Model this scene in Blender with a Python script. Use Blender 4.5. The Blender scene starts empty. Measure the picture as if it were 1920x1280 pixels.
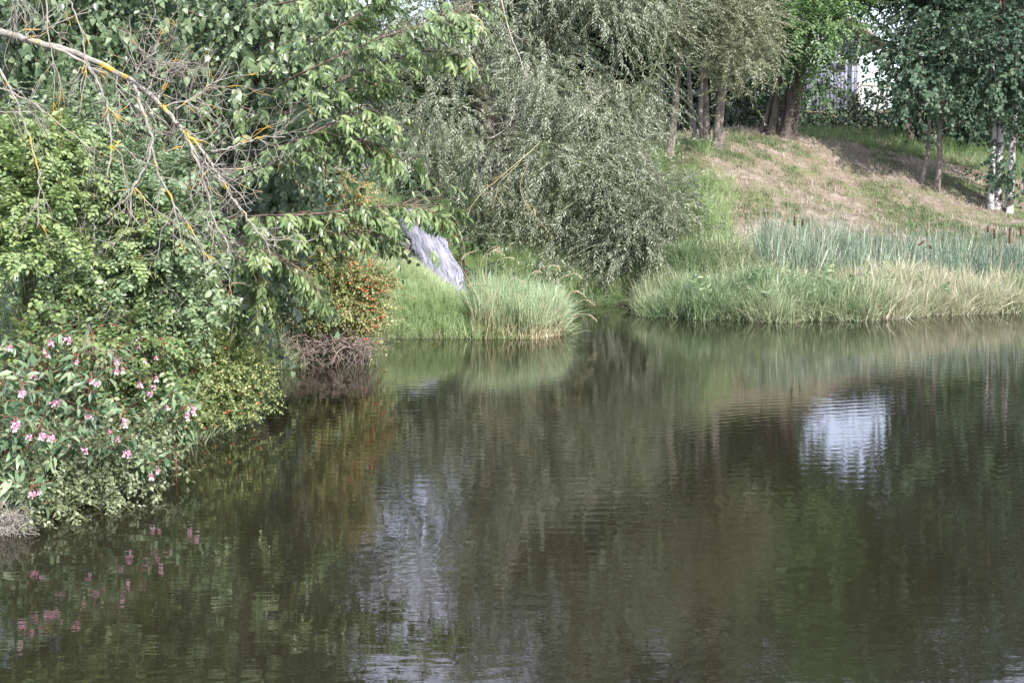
import bpy, math, random
import numpy as np
from mathutils import Vector

# ------------------------------------------------------------------ camera, sky, sun, exposure
S = bpy.context.scene
COL = S.collection
F, CH, HY = 3000.0, 1.8, 320.0          # focal length in photo pixels, eye height, horizon row
PITCH = math.atan((640 - HY) / F)
cd = bpy.data.cameras.new('camera'); cam = bpy.data.objects.new('camera', cd); COL.objects.link(cam)
cd.sensor_width = 36; cd.lens = 36 * F / 1920; cd.clip_end = 2000; cd.clip_start = 0.1
cam.location = (0, 0, CH); cam.rotation_euler = (math.pi / 2 - PITCH, 0, 0)
S.camera = cam

SUN_EL, SUN_AZ = math.radians(38), math.radians(150)      # azimuth from +Y towards +X: behind the viewer, to the right
sdir = Vector((math.sin(SUN_AZ) * math.cos(SUN_EL), math.cos(SUN_AZ) * math.cos(SUN_EL), math.sin(SUN_EL)))
sl = bpy.data.lights.new('sun', 'SUN'); sl.energy = 4.2; sl.angle = math.radians(0.6); sl.color = (1.0, 0.955, 0.90)
so = bpy.data.objects.new('sun', sl); COL.objects.link(so)
so.rotation_euler = sdir.to_track_quat('Z', 'Y').to_euler()

W_ = bpy.data.worlds.new('World'); S.world = W_; W_.use_nodes = True
nt = W_.node_tree; nt.nodes.clear()
wo = nt.nodes.new('ShaderNodeOutputWorld'); bg = nt.nodes.new('ShaderNodeBackground')
sky = nt.nodes.new('ShaderNodeTexSky'); sky.sky_type = 'NISHITA'; sky.sun_disc = False
sky.sun_elevation = SUN_EL; sky.sun_rotation = SUN_AZ
tc = nt.nodes.new('ShaderNodeTexCoord'); mp = nt.nodes.new('ShaderNodeMapping'); mp.inputs['Scale'].default_value = (1, 1, 2.5)
cn = nt.nodes.new('ShaderNodeTexNoise'); cn.inputs['Scale'].default_value = 2.2; cn.inputs['Detail'].default_value = 6
cr = nt.nodes.new('ShaderNodeValToRGB'); cr.color_ramp.elements[0].position = 0.36; cr.color_ramp.elements[1].position = 0.6
mx = nt.nodes.new('ShaderNodeMix'); mx.data_type = 'RGBA'; mx.inputs['B'].default_value = (7.6, 7.6, 10.0, 1)
L = nt.links.new
L(tc.outputs['Generated'], mp.inputs['Vector']); L(mp.outputs[0], cn.inputs['Vector']); L(cn.outputs['Fac'], cr.inputs[0])
L(cr.outputs[0], mx.inputs['Factor']); L(sky.outputs[0], mx.inputs['A']); L(mx.outputs['Result'], bg.inputs[0])
bg.inputs[1].default_value = 0.12; L(bg.outputs[0], wo.inputs[0])
S.view_settings.view_transform = 'Standard'; S.view_settings.look = 'None'
S.view_settings.exposure = 1.2; S.view_settings.gamma = 1
S.cycles.max_bounces = 7; S.cycles.diffuse_bounces = 3; S.cycles.glossy_bounces = 3; S.cycles.transmission_bounces = 4
S.cycles.use_adaptive_sampling = True; S.cycles.sample_clamp_indirect = 4
S.cycles.use_denoising = True
try: S.cycles.denoising_prefilter = 'ACCURATE'
except Exception: pass

rng = np.random.default_rng(11)
cp, sp = math.cos(PITCH), math.sin(PITCH)
def ray(px, py):
    a, b = (px - 960) / F, (640 - py) / F
    return a, cp + b * sp, -sp + b * cp            # x, y, z of the viewing ray
def P(px, py, D):                                   # world point at forward distance D
    x, y, z = ray(px, py); k = D / y
    return np.array((x * k, D, CH + z * k))
def Wp(px, py):                                     # where that ray meets the water
    x, y, z = ray(px, py); k = -CH / z
    return (x * k, y * k)

# ------------------------------------------------------------------ numpy helpers
def nrm(a): return a / np.maximum(np.linalg.norm(a, axis=-1, keepdims=True), 1e-9)
def vnoise(p, seed=0):
    p = np.asarray(p, float); i = np.floor(p).astype(np.int64); f = p - i; f = f * f * (3 - 2 * f); out = 0
    for dx in (0, 1):
        for dy in (0, 1):
            for dz in (0, 1):
                h = (i[..., 0] + dx) * 374761393 + (i[..., 1] + dy) * 668265263 + (i[..., 2] + dz) * 2147483647 + seed * 974634777
                h = (h ^ (h >> 13)) * 1274126177; h = (h ^ (h >> 16)) & 0xffff
                w = (f[..., 0] if dx else 1 - f[..., 0]) * (f[..., 1] if dy else 1 - f[..., 1]) * (f[..., 2] if dz else 1 - f[..., 2])
                out = out + w * h / 65535.0
    return out
def n2(x, y, s, seed=0):
    return vnoise(np.stack([np.asarray(x) * s, np.asarray(y) * s, np.zeros_like(np.asarray(x, float))], -1), seed)

class Geo:                                           # triangle soup with two float attributes and a material slot per face
    def __init__(g): g.v, g.t, g.a, g.h, g.m, g.n = [], [], [], [], [], 0
    def add(g, v, t, var=0.5, h=0.5, mat=0):
        v = np.asarray(v, float); t = np.asarray(t, int)
        g.v.append(v); g.t.append(t + g.n)
        g.a.append(np.broadcast_to(np.asarray(var, float), (len(v),))); g.h.append(np.broadcast_to(np.asarray(h, float), (len(v),)))
        g.m.append(np.broadcast_to(np.asarray(mat, int), (len(t),))); g.n += len(v)
    def arrays(g): return [np.concatenate(q) for q in (g.v, g.t, g.a, g.h, g.m)]
    def mesh(g, name, mats, smooth=False):
        v, t, a, h, m = g.arrays()
        me = bpy.data.meshes.new(name)
        me.vertices.add(len(v)); me.vertices.foreach_set('co', v.astype(np.float32).ravel())
        me.loops.add(len(t) * 3); me.loops.foreach_set('vertex_index', t.astype(np.int32).ravel())
        me.polygons.add(len(t)); me.polygons.foreach_set('loop_start', np.arange(0, len(t) * 3, 3, dtype=np.int32))
        me.polygons.foreach_set('material_index', m.astype(np.int32))
        for nm, arr in (('var', a), ('along', h)):
            at = me.attributes.new(nm, 'FLOAT', 'POINT'); at.data.foreach_set('value', arr.astype(np.float32))
        for k in mats: me.materials.append(k)
        if smooth: me.polygons.foreach_set('use_smooth', np.ones(len(t), dtype=bool))
        me.update(); me.validate()
        return me
    def obj(g, name, mats, parent=None, smooth=False):
        if not isinstance(mats, (list, tuple)): mats = [mats]
        me = g.mesh(name, mats, smooth)
        o = bpy.data.objects.new(name, me); COL.objects.link(o)
        if parent is not None:
            o.parent = parent; o.location = -parent.location
        return o

def thing(name, label, cat, loc, group=None):
    o = bpy.data.objects.new(name, None); COL.objects.link(o); o.location = Vector([float(q) for q in loc]); o.empty_display_size = 0.2
    o['label'] = label; o['category'] = cat
    if group: o['group'] = group
    return o
def tag(o, label, cat=None, group=None, kind=None):
    o['label'] = label
    if cat: o['category'] = cat
    if group: o['group'] = group
    if kind: o['kind'] = kind
    return o

def smooth_path(pts, rad, k=4):                       # Catmull-Rom
    pts = np.asarray(pts, float); rad = np.asarray(rad, float); n = len(pts)
    P0 = np.vstack([2 * pts[0] - pts[1], pts, 2 * pts[-1] - pts[-2]]); o, r = [], []
    for i in range(n - 1):
        a, b, c, d = P0[i:i + 4]
        for j in range(k):
            t = j / k
            o.append(0.5 * (2 * b + (c - a) * t + (2 * a - 5 * b + 4 * c - d) * t * t + (3 * b - a - 3 * c + d) * t ** 3)); r.append(rad[i] * (1 - t) + rad[i + 1] * t)
    o.append(pts[-1]); r.append(rad[-1]); return np.array(o), np.array(r)
def tube(g, pts, rad, sides=5, var=0.5, mat=0, wob=0.0):
    pts = np.asarray(pts, float); n = len(pts); rad = np.broadcast_to(np.asarray(rad, float), (n,))
    tg = nrm(np.gradient(pts, axis=0)); ref = np.array((0.31, 0.17, 0.93)) if abs(tg[:, 2]).mean() < 0.8 else np.array((1.0, 0.1, 0.0))
    s = nrm(np.cross(tg, ref)); u = np.cross(s, tg)
    an = np.arange(sides) * 2 * math.pi / sides
    rr = rad[:, None] * (1 + (wob * (rng.random((n, sides)) - 0.5) if wob else 0))
    v = pts[:, None] + rr[..., None] * (np.cos(an)[None, :, None] * s[:, None] + np.sin(an)[None, :, None] * u[:, None])
    t = []
    for i in range(n - 1):
        for j in range(sides):
            a, b = i * sides + j, i * sides + (j + 1) % sides
            t += [(a, b, b + sides), (a, b + sides, a + sides)]
    for i in range(1, sides - 1): t.append(((n - 1) * sides, (n - 1) * sides + i, (n - 1) * sides + i + 1))
    g.add(v.reshape(-1, 3), t, var, np.repeat(np.linspace(0, 1, n), sides), mat)

# ------------------------------------------------------------------ materials
def new_mat(name):
    m = bpy.data.materials.new(name); m.use_nodes = True; n = m.node_tree; n.nodes.clear()
    return m, n, n.nodes.new, n.links.new
def ramp(n, cols):
    r = n.nodes.new('ShaderNodeValToRGB'); e = r.color_ramp.elements
    for i, (p, c) in enumerate(cols):
        q = e[i] if i < 2 else e.new(p)
        q.position = p; q.color = (*c, 1)
    return r
def leaf_mat(name, cols, rough=0.42, trans=0.3, base=None, base_to=0.3, spec=0.5, warm=1.0):
    """cols: ramp over the per-leaf value; base: colour of the lower end of a blade"""
    m, n, N, K = new_mat(name)
    at = N('ShaderNodeAttribute'); at.attribute_name = 'var'
    r = ramp(n, cols); K(at.outputs['Fac'], r.inputs[0]); col = r.outputs[0]
    if base:
        a2 = N('ShaderNodeAttribute'); a2.attribute_name = 'along'
        mr = N('ShaderNodeMapRange'); mr.inputs['From Min'].default_value = 0.0; mr.inputs['From Max'].default_value = base_to
        K(a2.outputs['Fac'], mr.inputs['Value'])
        mm = N('ShaderNodeMix'); mm.data_type = 'RGBA'; mm.inputs['A'].default_value = (*base, 1)
        K(mr.outputs[0], mm.inputs['Factor']); K(col, mm.inputs['B']); col = mm.outputs['Result']
    b = N('ShaderNodeBsdfPrincipled'); b.inputs['Roughness'].default_value = rough; b.inputs['Specular IOR Level'].default_value = spec
    t = N('ShaderNodeBsdfTranslucent'); K(col, b.inputs['Base Color'])
    hs = N('ShaderNodeHueSaturation'); hs.inputs['Saturation'].default_value = 1.15; hs.inputs['Value'].default_value = 1.3
    K(col, hs.inputs['Color']); K(hs.outputs[0], t.inputs['Color'])
    x = N('ShaderNodeMixShader'); x.inputs[0].default_value = trans; K(b.outputs[0], x.inputs[1]); K(t.outputs[0], x.inputs[2])
    o = N('ShaderNodeOutputMaterial'); K(x.outputs[0], o.inputs[0]); return m
def bark_mat(name, c1, c2, scale=14, rough=0.9, stretch=0.3, spot=None, spot_at=0.6, spot_scale=6, bump=0.4):
    m, n, N, K = new_mat(name)
    tc = N('ShaderNodeTexCoord'); mp = N('ShaderNodeMapping'); mp.inputs['Scale'].default_value = (1, 1, stretch); K(tc.outputs['Object'], mp.inputs[0])
    no = N('ShaderNodeTexNoise'); no.inputs['Scale'].default_value = scale; no.inputs['Detail'].default_value = 5; no.inputs['Roughness'].default_value = 0.7
    K(mp.outputs[0], no.inputs['Vector']); r = ramp(n, [(0.35, c1), (0.65, c2)]); K(no.outputs['Fac'], r.inputs[0]); col = r.outputs[0]
    if spot:
        s = N('ShaderNodeTexNoise'); s.inputs['Scale'].default_value = spot_scale; s.inputs['Detail'].default_value = 4; K(tc.outputs['Object'], s.inputs['Vector'])
        sr = ramp(n, [(spot_at, (0, 0, 0)), (spot_at + 0.07, (1, 1, 1))]); K(s.outputs['Fac'], sr.inputs[0])
        mm = N('ShaderNodeMix'); mm.data_type = 'RGBA'; K(sr.outputs[0], mm.inputs['Factor']); K(col, mm.inputs['A']); mm.inputs['B'].default_value = (*spot, 1); col = mm.outputs['Result']
    b = N('ShaderNodeBsdfPrincipled'); b.inputs['Roughness'].default_value = rough; K(col, b.inputs['Base Color'])
    bp = N('ShaderNodeBump'); bp.inputs['Strength'].default_value = bump; bp.inputs['Distance'].default_value = 0.02; K(no.outputs['Fac'], bp.inputs['Height']); K(bp.outputs[0], b.inputs['Normal'])
    o = N('ShaderNodeOutputMaterial'); K(b.outputs[0], o.inputs[0]); return m

M = {}
M['willow'] = leaf_mat('willow_leaf', [(0.0, (0.10, 0.12, 0.075)), (0.5, (0.22, 0.25, 0.17)), (1.0, (0.46, 0.49, 0.40))], rough=0.45, trans=0.3, spec=0.35)
M['willow_pale'] = leaf_mat('pale_willow_leaf', [(0.0, (0.12, 0.13, 0.08)), (0.5, (0.25, 0.265, 0.17)), (1.0, (0.50, 0.52, 0.40))], rough=0.45, trans=0.3, spec=0.35)
M['locust'] = leaf_mat('light_green_leaf', [(0.0, (0.05, 0.10, 0.035)), (0.5, (0.095, 0.18, 0.065)), (1.0, (0.19, 0.29, 0.12))], trans=0.35)
M['alder'] = leaf_mat('dark_green_leaf', [(0.0, (0.02, 0.05, 0.028)), (0.5, (0.045, 0.09, 0.05)), (1.0, (0.12, 0.18, 0.11))], rough=0.5, spec=0.35, trans=0.25)
M['dark'] = leaf_mat('shade_toned_leaf', [(0.0, (0.014, 0.03, 0.012)), (1.0, (0.04, 0.075, 0.03))], rough=0.5, trans=0.2)  # leaf green darkened: the shade is put into the colour
M['rose'] = leaf_mat('rose_leaf', [(0.0, (0.055, 0.10, 0.035)), (0.5, (0.135, 0.21, 0.075)), (1.0, (0.28, 0.35, 0.15))], rough=0.4, trans=0.3)
M['rose_yellow'] = leaf_mat('yellowing_rose_leaf', [(0.0, (0.09, 0.14, 0.045)), (0.45, (0.21, 0.28, 0.10)), (0.8, (0.37, 0.38, 0.17)), (0.97, (0.42, 0.36, 0.18)), (1.0, (0.45, 0.24, 0.13))], rough=0.45, trans=0.3)
M['rose_blue'] = leaf_mat('rose_leaf_blue', [(0.0, (0.05, 0.09, 0.045)), (0.5, (0.12, 0.185, 0.09)), (1.0, (0.27, 0.34, 0.19))], rough=0.4, trans=0.3)
M['heart'] = leaf_mat('lilac_leaf', [(0.0, (0.05, 0.09, 0.045)), (0.5, (0.125, 0.19, 0.095)), (1.0, (0.26, 0.34, 0.20))], rough=0.33, trans=0.25)
M['cherry'] = leaf_mat('cherry_leaf', [(0.0, (0.07, 0.11, 0.045)), (0.5, (0.16, 0.235, 0.095)), (0.9, (0.29, 0.36, 0.17)), (1.0, (0.33, 0.33, 0.17))], rough=0.33, trans=0.35)
M['greyleaf'] = leaf_mat('grey_green_leaf', [(0.0, (0.10, 0.13, 0.06)), (0.5, (0.19, 0.23, 0.12)), (1.0, (0.34, 0.36, 0.24))], rough=0.45, trans=0.25)
M['balsam'] = leaf_mat('balsam_leaf', [(0.0, (0.06, 0.12, 0.055)), (0.5, (0.14, 0.22, 0.11)), (1.0, (0.30, 0.37, 0.22))], rough=0.38, trans=0.3)
M['petal'] = leaf_mat('pink_petal', [(0.0, (0.64, 0.17, 0.32)), (0.4, (0.80, 0.42, 0.54)), (0.8, (0.88, 0.72, 0.78))], rough=0.5, trans=0.4)
M['lilacpetal'] = leaf_mat('lilac_petal', [(0.0, (0.40, 0.28, 0.60)), (1.0, (0.72, 0.66, 0.85))], rough=0.5, trans=0.4)
M['grass'] = leaf_mat('grass_blade', [(0.0, (0.10, 0.16, 0.06)), (0.5, (0.25, 0.35, 0.15)), (0.85, (0.40, 0.48, 0.26)), (1.0, (0.50, 0.46, 0.30))], rough=0.4, trans=0.35)
M['bankgrass'] = leaf_mat('bank_grass_blade', [(0.0, (0.09, 0.15, 0.08)), (0.35, (0.20, 0.28, 0.14)), (0.65, (0.34, 0.38, 0.22)), (1.0, (0.48, 0.43, 0.33))], rough=0.4, trans=0.3)
M['reed'] = leaf_mat('reed_blade', [(0.0, (0.15, 0.25, 0.13)), (0.5, (0.29, 0.40, 0.22)), (0.8, (0.42, 0.48, 0.31)), (1.0, (0.50, 0.44, 0.27))], rough=0.4, trans=0.3, base=(0.50, 0.42, 0.28), base_to=0.6)
M['cattail'] = leaf_mat('cattail_blade', [(0.0, (0.07, 0.115, 0.075)), (0.5, (0.155, 0.22, 0.155)), (0.8, (0.27, 0.34, 0.25)), (1.0, (0.46, 0.41, 0.30))], rough=0.4, trans=0.2)
M['dry'] = leaf_mat('dry_blade', [(0.0, (0.08, 0.14, 0.045)), (0.4, (0.15, 0.18, 0.08)), (0.6, (0.20, 0.17, 0.12)), (1.0, (0.37, 0.32, 0.255))], rough=0.6, trans=0.15)
M['straw'] = leaf_mat('straw', [(0.0, (0.30, 0.24, 0.14)), (1.0, (0.52, 0.45, 0.32))], rough=0.6, trans=0.2)
M['seed'] = leaf_mat('seed_plume', [(0.0, (0.40, 0.33, 0.20)), (1.0, (0.62, 0.56, 0.40))], rough=0.7, trans=0.3)
M['bark_grey'] = bark_mat('grey_bark', (0.10, 0.085, 0.07), (0.27, 0.24, 0.20))
M['bark_dark'] = bark_mat('dark_bark', (0.05, 0.04, 0.035), (0.13, 0.11, 0.09))
M['bark_birch'] = bark_mat('birch_bark', (0.36, 0.345, 0.33), (0.52, 0.50, 0.47), scale=10, stretch=2.5, spot=(0.05, 0.045, 0.04), spot_at=0.53, spot_scale=9)
M['lichen'] = bark_mat('lichen_bark', (0.17, 0.155, 0.13), (0.36, 0.335, 0.29), scale=40, spot=(0.46, 0.29, 0.045), spot_at=0.57, spot_scale=11, stretch=1)
M['lichen_y'] = bark_mat('lichen_twig', (0.26, 0.23, 0.16), (0.46, 0.40, 0.20), scale=20, spot=(0.42, 0.32, 0.04), spot_at=0.56, spot_scale=7, stretch=1)
M['twig'] = bark_mat('grey_twig', (0.20, 0.18, 0.15), (0.42, 0.39, 0.34), scale=25, stretch=1)
M['twig_dim'] = bark_mat('dull_twig', (0.12, 0.105, 0.09), (0.27, 0.245, 0.21), scale=25, stretch=1)
M['twig_brown'] = bark_mat('brown_twig', (0.09, 0.065, 0.045), (0.20, 0.15, 0.11), scale=25, stretch=1)
M['twig_green'] = bark_mat('green_twig', (0.10, 0.13, 0.05), (0.22, 0.22, 0.10), scale=25, stretch=1)
M['twig_red'] = bark_mat('red_stem', (0.22, 0.05, 0.035), (0.30, 0.14, 0.08), scale=25, stretch=1)
M['root'] = bark_mat('root_bark', (0.10, 0.075, 0.065), (0.28, 0.22, 0.19), scale=20, stretch=1)
M['hip'] = bark_mat('rosehip_skin', (0.46, 0.05, 0.025), (0.58, 0.11, 0.05), scale=6, rough=0.3, stretch=1, bump=0)
M['cathead'] = bark_mat('cattail_head', (0.05, 0.02, 0.012), (0.09, 0.035, 0.02), scale=60, stretch=1)
M['stone'] = bark_mat('weathered_stone', (0.10, 0.09, 0.095), (0.25, 0.23, 0.24), scale=9, stretch=1, spot=(0.42, 0.41, 0.40), spot_at=0.64, spot_scale=14, bump=0.9)
M['rock'] = bark_mat('wet_rock', (0.035, 0.03, 0.025), (0.10, 0.085, 0.07), scale=9, stretch=1, rough=0.6, bump=0.9)
M['board'] = bark_mat('painted_board', (0.25, 0.25, 0.31), (0.30, 0.30, 0.36), scale=4, stretch=0.2, rough=0.6, bump=0.1)
M['rooftile'] = bark_mat('roof_tile', (0.24, 0.17, 0.16), (0.36, 0.27, 0.25), scale=20, stretch=1)
M['log'] = bark_mat('peeled_log', (0.28, 0.24, 0.20), (0.45, 0.40, 0.33), scale=12, stretch=1)
def glass():
    m, n, N, K = new_mat('window_glass'); b = N('ShaderNodeBsdfPrincipled'); b.inputs['Base Color'].default_value = (0.03, 0.035, 0.04, 1); b.inputs['Roughness'].default_value = 0.05
    o = N('ShaderNodeOutputMaterial'); K(b.outputs[0], o.inputs[0]); return m
M['glass'] = glass()

def ground_mat():
    m, n, N, K = new_mat('ground_soil')
    tc = N('ShaderNodeTexCoord')
    def noise(s, d=5, r=0.6):
        q = N('ShaderNodeTexNoise'); q.inputs['Scale'].default_value = s; q.inputs['Detail'].default_value = d; q.inputs['Roughness'].default_value = r; K(tc.outputs['Object'], q.inputs['Vector']); return q.outputs['Fac']
    g = ramp(n, [(0.3, (0.035, 0.06, 0.016)), (0.5, (0.06, 0.10, 0.025)), (0.72, (0.09, 0.085, 0.035))]); K(noise(3), g.inputs[0])
    d = ramp(n, [(0.33, (0.09, 0.14, 0.045)), (0.45, (0.15, 0.15, 0.075)), (0.52, (0.18, 0.14, 0.105)), (0.60, (0.27, 0.23, 0.175)), (0.72, (0.37, 0.32, 0.26))]); K(noise(1.6, 9, 0.8), d.inputs[0])
    at = N('ShaderNodeAttribute'); at.attribute_name = 'dryness'
    mm = N('ShaderNodeMix'); mm.data_type = 'RGBA'; K(at.outputs['Fac'], mm.inputs['Factor']); K(g.outputs[0], mm.inputs['A']); K(d.outputs[0], mm.inputs['B'])
    a2 = N('ShaderNodeAttribute'); a2.attribute_name = 'soil'
    m2 = N('ShaderNodeMix'); m2.data_type = 'RGBA'; K(a2.outputs['Fac'], m2.inputs['Factor']); K(mm.outputs['Result'], m2.inputs['A']); m2.inputs['B'].default_value = (0.045, 0.034, 0.024, 1)
    b = N('ShaderNodeBsdfPrincipled'); b.inputs['Roughness'].default_value = 0.95; K(m2.outputs['Result'], b.inputs['Base Color'])
    bp = N('ShaderNodeBump'); bp.inputs['Strength'].default_value = 0.8; bp.inputs['Distance'].default_value = 0.05; K(noise(14, 6, 0.7), bp.inputs['Height']); K(bp.outputs[0], b.inputs['Normal'])
    o = N('ShaderNodeOutputMaterial'); K(b.outputs[0], o.inputs[0]); return m
M['ground'] = ground_mat()

FALL = P(850, 560, 20.6)
def water_mat():
    m, n, N, K = new_mat('pond_water')
    tc = N('ShaderNodeTexCoord')
    def noise(s, sc=(1, 1, 1), d=2, dist=0.0, rot=0):
        mp = N('ShaderNodeMapping'); mp.inputs['Scale'].default_value = sc; mp.inputs['Rotation'].default_value = (0, 0, rot); K(tc.outputs['Object'], mp.inputs[0])
        q = N('ShaderNodeTexNoise'); q.inputs['Scale'].default_value = s; q.inputs['Detail'].default_value = d; q.inputs['Distortion'].default_value = dist; K(mp.outputs[0], q.inputs['Vector']); return q.outputs['Fac']
    def rings(c, lam, dist=0.6):
        mp = N('ShaderNodeMapping'); mp.inputs['Location'].default_value = (-c[0], -c[1], 0); K(tc.outputs['Object'], mp.inputs[0])
        q = N('ShaderNodeTexWave'); q.wave_type = 'RINGS'; q.rings_direction = 'Z'; q.inputs['Scale'].default_value = 0.314 / lam; q.inputs['Distortion'].default_value = dist
        q.inputs['Detail'].default_value = 2; q.inputs['Detail Scale'].default_value = 0.6; K(mp.outputs[0], q.inputs['Vector']); return q.outputs['Fac']
    def mul(a, k):
        q = N('ShaderNodeMath'); q.operation = 'MULTIPLY'; K(a, q.inputs[0])
        if isinstance(k, (int, float)): q.inputs[1].default_value = k
        else: K(k, q.inputs[1])
        return q.outputs[0]
    def add(a, b):
        q = N('ShaderNodeMath'); q.operation = 'ADD'; K(a, q.inputs[0]); K(b, q.inputs[1]); return q.outputs[0]
    patch = ramp(n, [(0.38, (0.12, 0.12, 0.12)), (0.62, (1, 1, 1))]); K(noise(0.35, (1, 1, 1), 2), patch.inputs[0])
    patch2 = ramp(n, [(0.42, (0.05, 0.05, 0.05)), (0.6, (1, 1, 1))]); K(noise(0.5, (1, 1.3, 1), 1, 0, 1.0), patch2.inputs[0])
    h = mul(noise(7, (0.55, 1.5, 1), 3, 0.4), 0.55)
    h = add(h, mul(noise(22, (0.5, 1.3, 1), 2), 0.13))
    h = add(h, mul(mul(rings((FALL[0], FALL[1]), 0.15, 1.4), patch.outputs[0]), 0.20))
    h = add(h, mul(mul(rings((4.6, 7.6), 0.10, 1.6), patch2.outputs[0]), 0.14))
    h = add(h, mul(mul(rings((-1.6, 8.2), 0.10, 1.8), patch2.outputs[0]), 0.10))
    bp = N('ShaderNodeBump'); bp.inputs['Strength'].default_value = 1.0; bp.inputs['Distance'].default_value = 0.0013; K(h, bp.inputs['Height'])
    b = N('ShaderNodeBsdfPrincipled'); b.inputs['Base Color'].default_value = (0.015, 0.014, 0.008, 1); b.inputs['Roughness'].default_value = 0.02
    b.inputs['IOR'].default_value = 1.33; b.inputs['Specular IOR Level'].default_value = 0.5; K(bp.outputs[0], b.inputs['Normal'])
    o = N('ShaderNodeOutputMaterial'); K(b.outputs[0], o.inputs[0]); return m
M['water'] = water_mat()

def fall_mat():
    m, n, N, K = new_mat('falling_water')
    at = N('ShaderNodeAttribute'); at.attribute_name = 'var'; at2 = N('ShaderNodeAttribute'); at2.attribute_name = 'along'
    cx = N('ShaderNodeCombineXYZ'); K(at.outputs['Fac'], cx.inputs[0]); K(at2.outputs['Fac'], cx.inputs[1])
    mp = N('ShaderNodeMapping'); mp.inputs['Scale'].default_value = (15, 3.0, 1); K(cx.outputs[0], mp.inputs[0])
    q = N('ShaderNodeTexNoise'); q.inputs['Scale'].default_value = 1.3; q.inputs['Detail'].default_value = 7; q.inputs['Roughness'].default_value = 0.7; q.inputs['Distortion'].default_value = 0.5; K(mp.outputs[0], q.inputs['Vector'])
    r = ramp(n, [(0.33, (0.05, 0.05, 0.06)), (0.43, (0.17, 0.17, 0.20)), (0.66, (0.37, 0.37, 0.43))]); K(q.outputs['Fac'], r.inputs[0])
    b = N('ShaderNodeBsdfPrincipled'); b.inputs['Roughness'].default_value = 0.35; K(r.outputs[0], b.inputs['Base Color'])
    bp = N('ShaderNodeBump'); bp.inputs['Distance'].default_value = 0.015; K(q.outputs['Fac'], bp.inputs['Height']); K(bp.outputs[0], b.inputs['Normal'])
    o = N('ShaderNodeOutputMaterial'); K(b.outputs[0], o.inputs[0]); return m
M['fall'] = fall_mat()

# ------------------------------------------------------------------ terrain
pond = [(-7, -8), (-4.2, 2), (-3.4, 5)] + [Wp(*q) for q in ((-40, 985), (90, 958), (225, 925), (300, 858), (400, 815), (455, 790), (490, 705), (560, 684), (690, 676), (712, 645), (730, 634), (850, 634), (1000, 634), (1058, 627), (1066, 610))]
pond += [(0.55, 19.0), (-0.1, 19.6), (-0.55, 20.0), (-0.75, 20.8), (-0.3, 21.5)] + [Wp(*q) for q in ((1075, 573), (1140, 572), (1200, 574), (1206, 590), (1300, 600), (1420, 603), (1540, 603), (1600, 600), (1680, 594), (1800, 590), (1940, 583))]
pond += [(11, 22), (17, 21.5), (21, 15), (21, -8)]
pond = np.array(pond)
def sdist(x, y):                                     # >0 on land
    p = np.stack([x, y], -1); best = np.full(p.shape[:-1], 1e9); ins = np.zeros(p.shape[:-1], bool)
    for i in range(len(pond)):
        a, b = pond[i], pond[(i + 1) % len(pond)]; e = b - a
        t = np.clip(((p - a) @ e) / (e @ e), 0, 1); d = np.linalg.norm(p - a - t[..., None] * e, axis=-1); best = np.minimum(best, d)
        c = (a[1] > p[..., 1]) != (b[1] > p[..., 1])
        ins ^= c & (p[..., 0] < e[0] * (p[..., 1] - a[1]) / (e[1] if abs(e[1]) > 1e-9 else 1e-9) + a[0])
    return np.where(ins, -best, best) + (n2(x, y, 1.9, 61) - .5) * .35 * np.clip((y - 12) / 3, 0, 1)
cps = []
for px, py, D in ((1350, 275, 25.7), (1255, 297, 25.0), (1300, 400, 23.0), (1300, 470, 21.6), (1200, 410, 23.6), (1150, 300, 27), (1100, 450, 23.5), (1100, 530, 22.0), (1000, 430, 23), (900, 400, 23.5),
                  (1470, 252, 28), (1600, 268, 29.5), (1450, 330, 25.6), (1450, 400, 23.8), (1600, 330, 27), (1600, 400, 25), (1750, 355, 27.3), (1750, 272, 31), (1750, 400, 26), (1875, 388, 27), (1875, 290, 31.5), (2050, 400, 28), (2050, 320, 33),
                  (1500, 246, 34), (1700, 255, 36), (1900, 270, 38), (1350, 263, 32), (1200, 262, 34), (1000, 230, 36), (2200, 300, 40),
                  (850, 533, 18.4), (770, 500, 18.9), (700, 520, 18.6), (930, 560, 18.4), (1000, 585, 18.3), (735, 445, 20.6), (690, 400, 21.5), (655, 335, 24), (780, 350, 24), (860, 430, 22.6), (560, 360, 22), (850, 300, 28), (600, 250, 30)):
    q = P(px, py, D); cps.append((q[0], q[1], q[2]))
for px in (1250, 1400, 1500, 1600, 1700, 1800, 1950): cps.append(((px - 960) / F * 21.2, 21.2 if px < 1690 else 22.4, 0.22))
for px in (1250, 1400, 1600, 1800, 1950): cps.append(((px - 960) / F * 22.6, 22.9, 0.55))
cps += [(-3.6, 8.6, .3), (-4, 11, .55), (-3.2, 12, .3), (-4, 14, .6), (-5.5, 10, .9), (-6, 14, 1.1), (-4.5, 17, .9), (-2.6, 17.2, .45), (-8, 20, 1.6), (-8, 8, 1.1), (-8, 0, 1.2), (-4, 3, .5), (-12, 12, 1.4),
        (15, 24, .8), (18, 30, 2.3), (24, 18, .8), (24, 0, .8), (10, 75, 4.6), (0, 55, 3.8), (20, 45, 3.4), (30, 60, 4), (-20, 40, 3.5), (-20, 60, 4.5), (-20, 10, 2), (22, 75, 4.6), (12, 52, 3.4), (15, 64, 4.0)]
for a in range(0, 360, 30): cps.append((90 * math.cos(math.radians(a)), 40 + 130 * math.sin(math.radians(a)), 5.0))
cps = np.array(cps)
def tps(r): return np.where(r > 1e-6, r * r * np.log(np.maximum(r, 1e-6)), 0)
nC = len(cps); A = np.zeros((nC + 3, nC + 3)); sc_ = 20.0; cxy = cps[:, :2] / sc_
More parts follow.
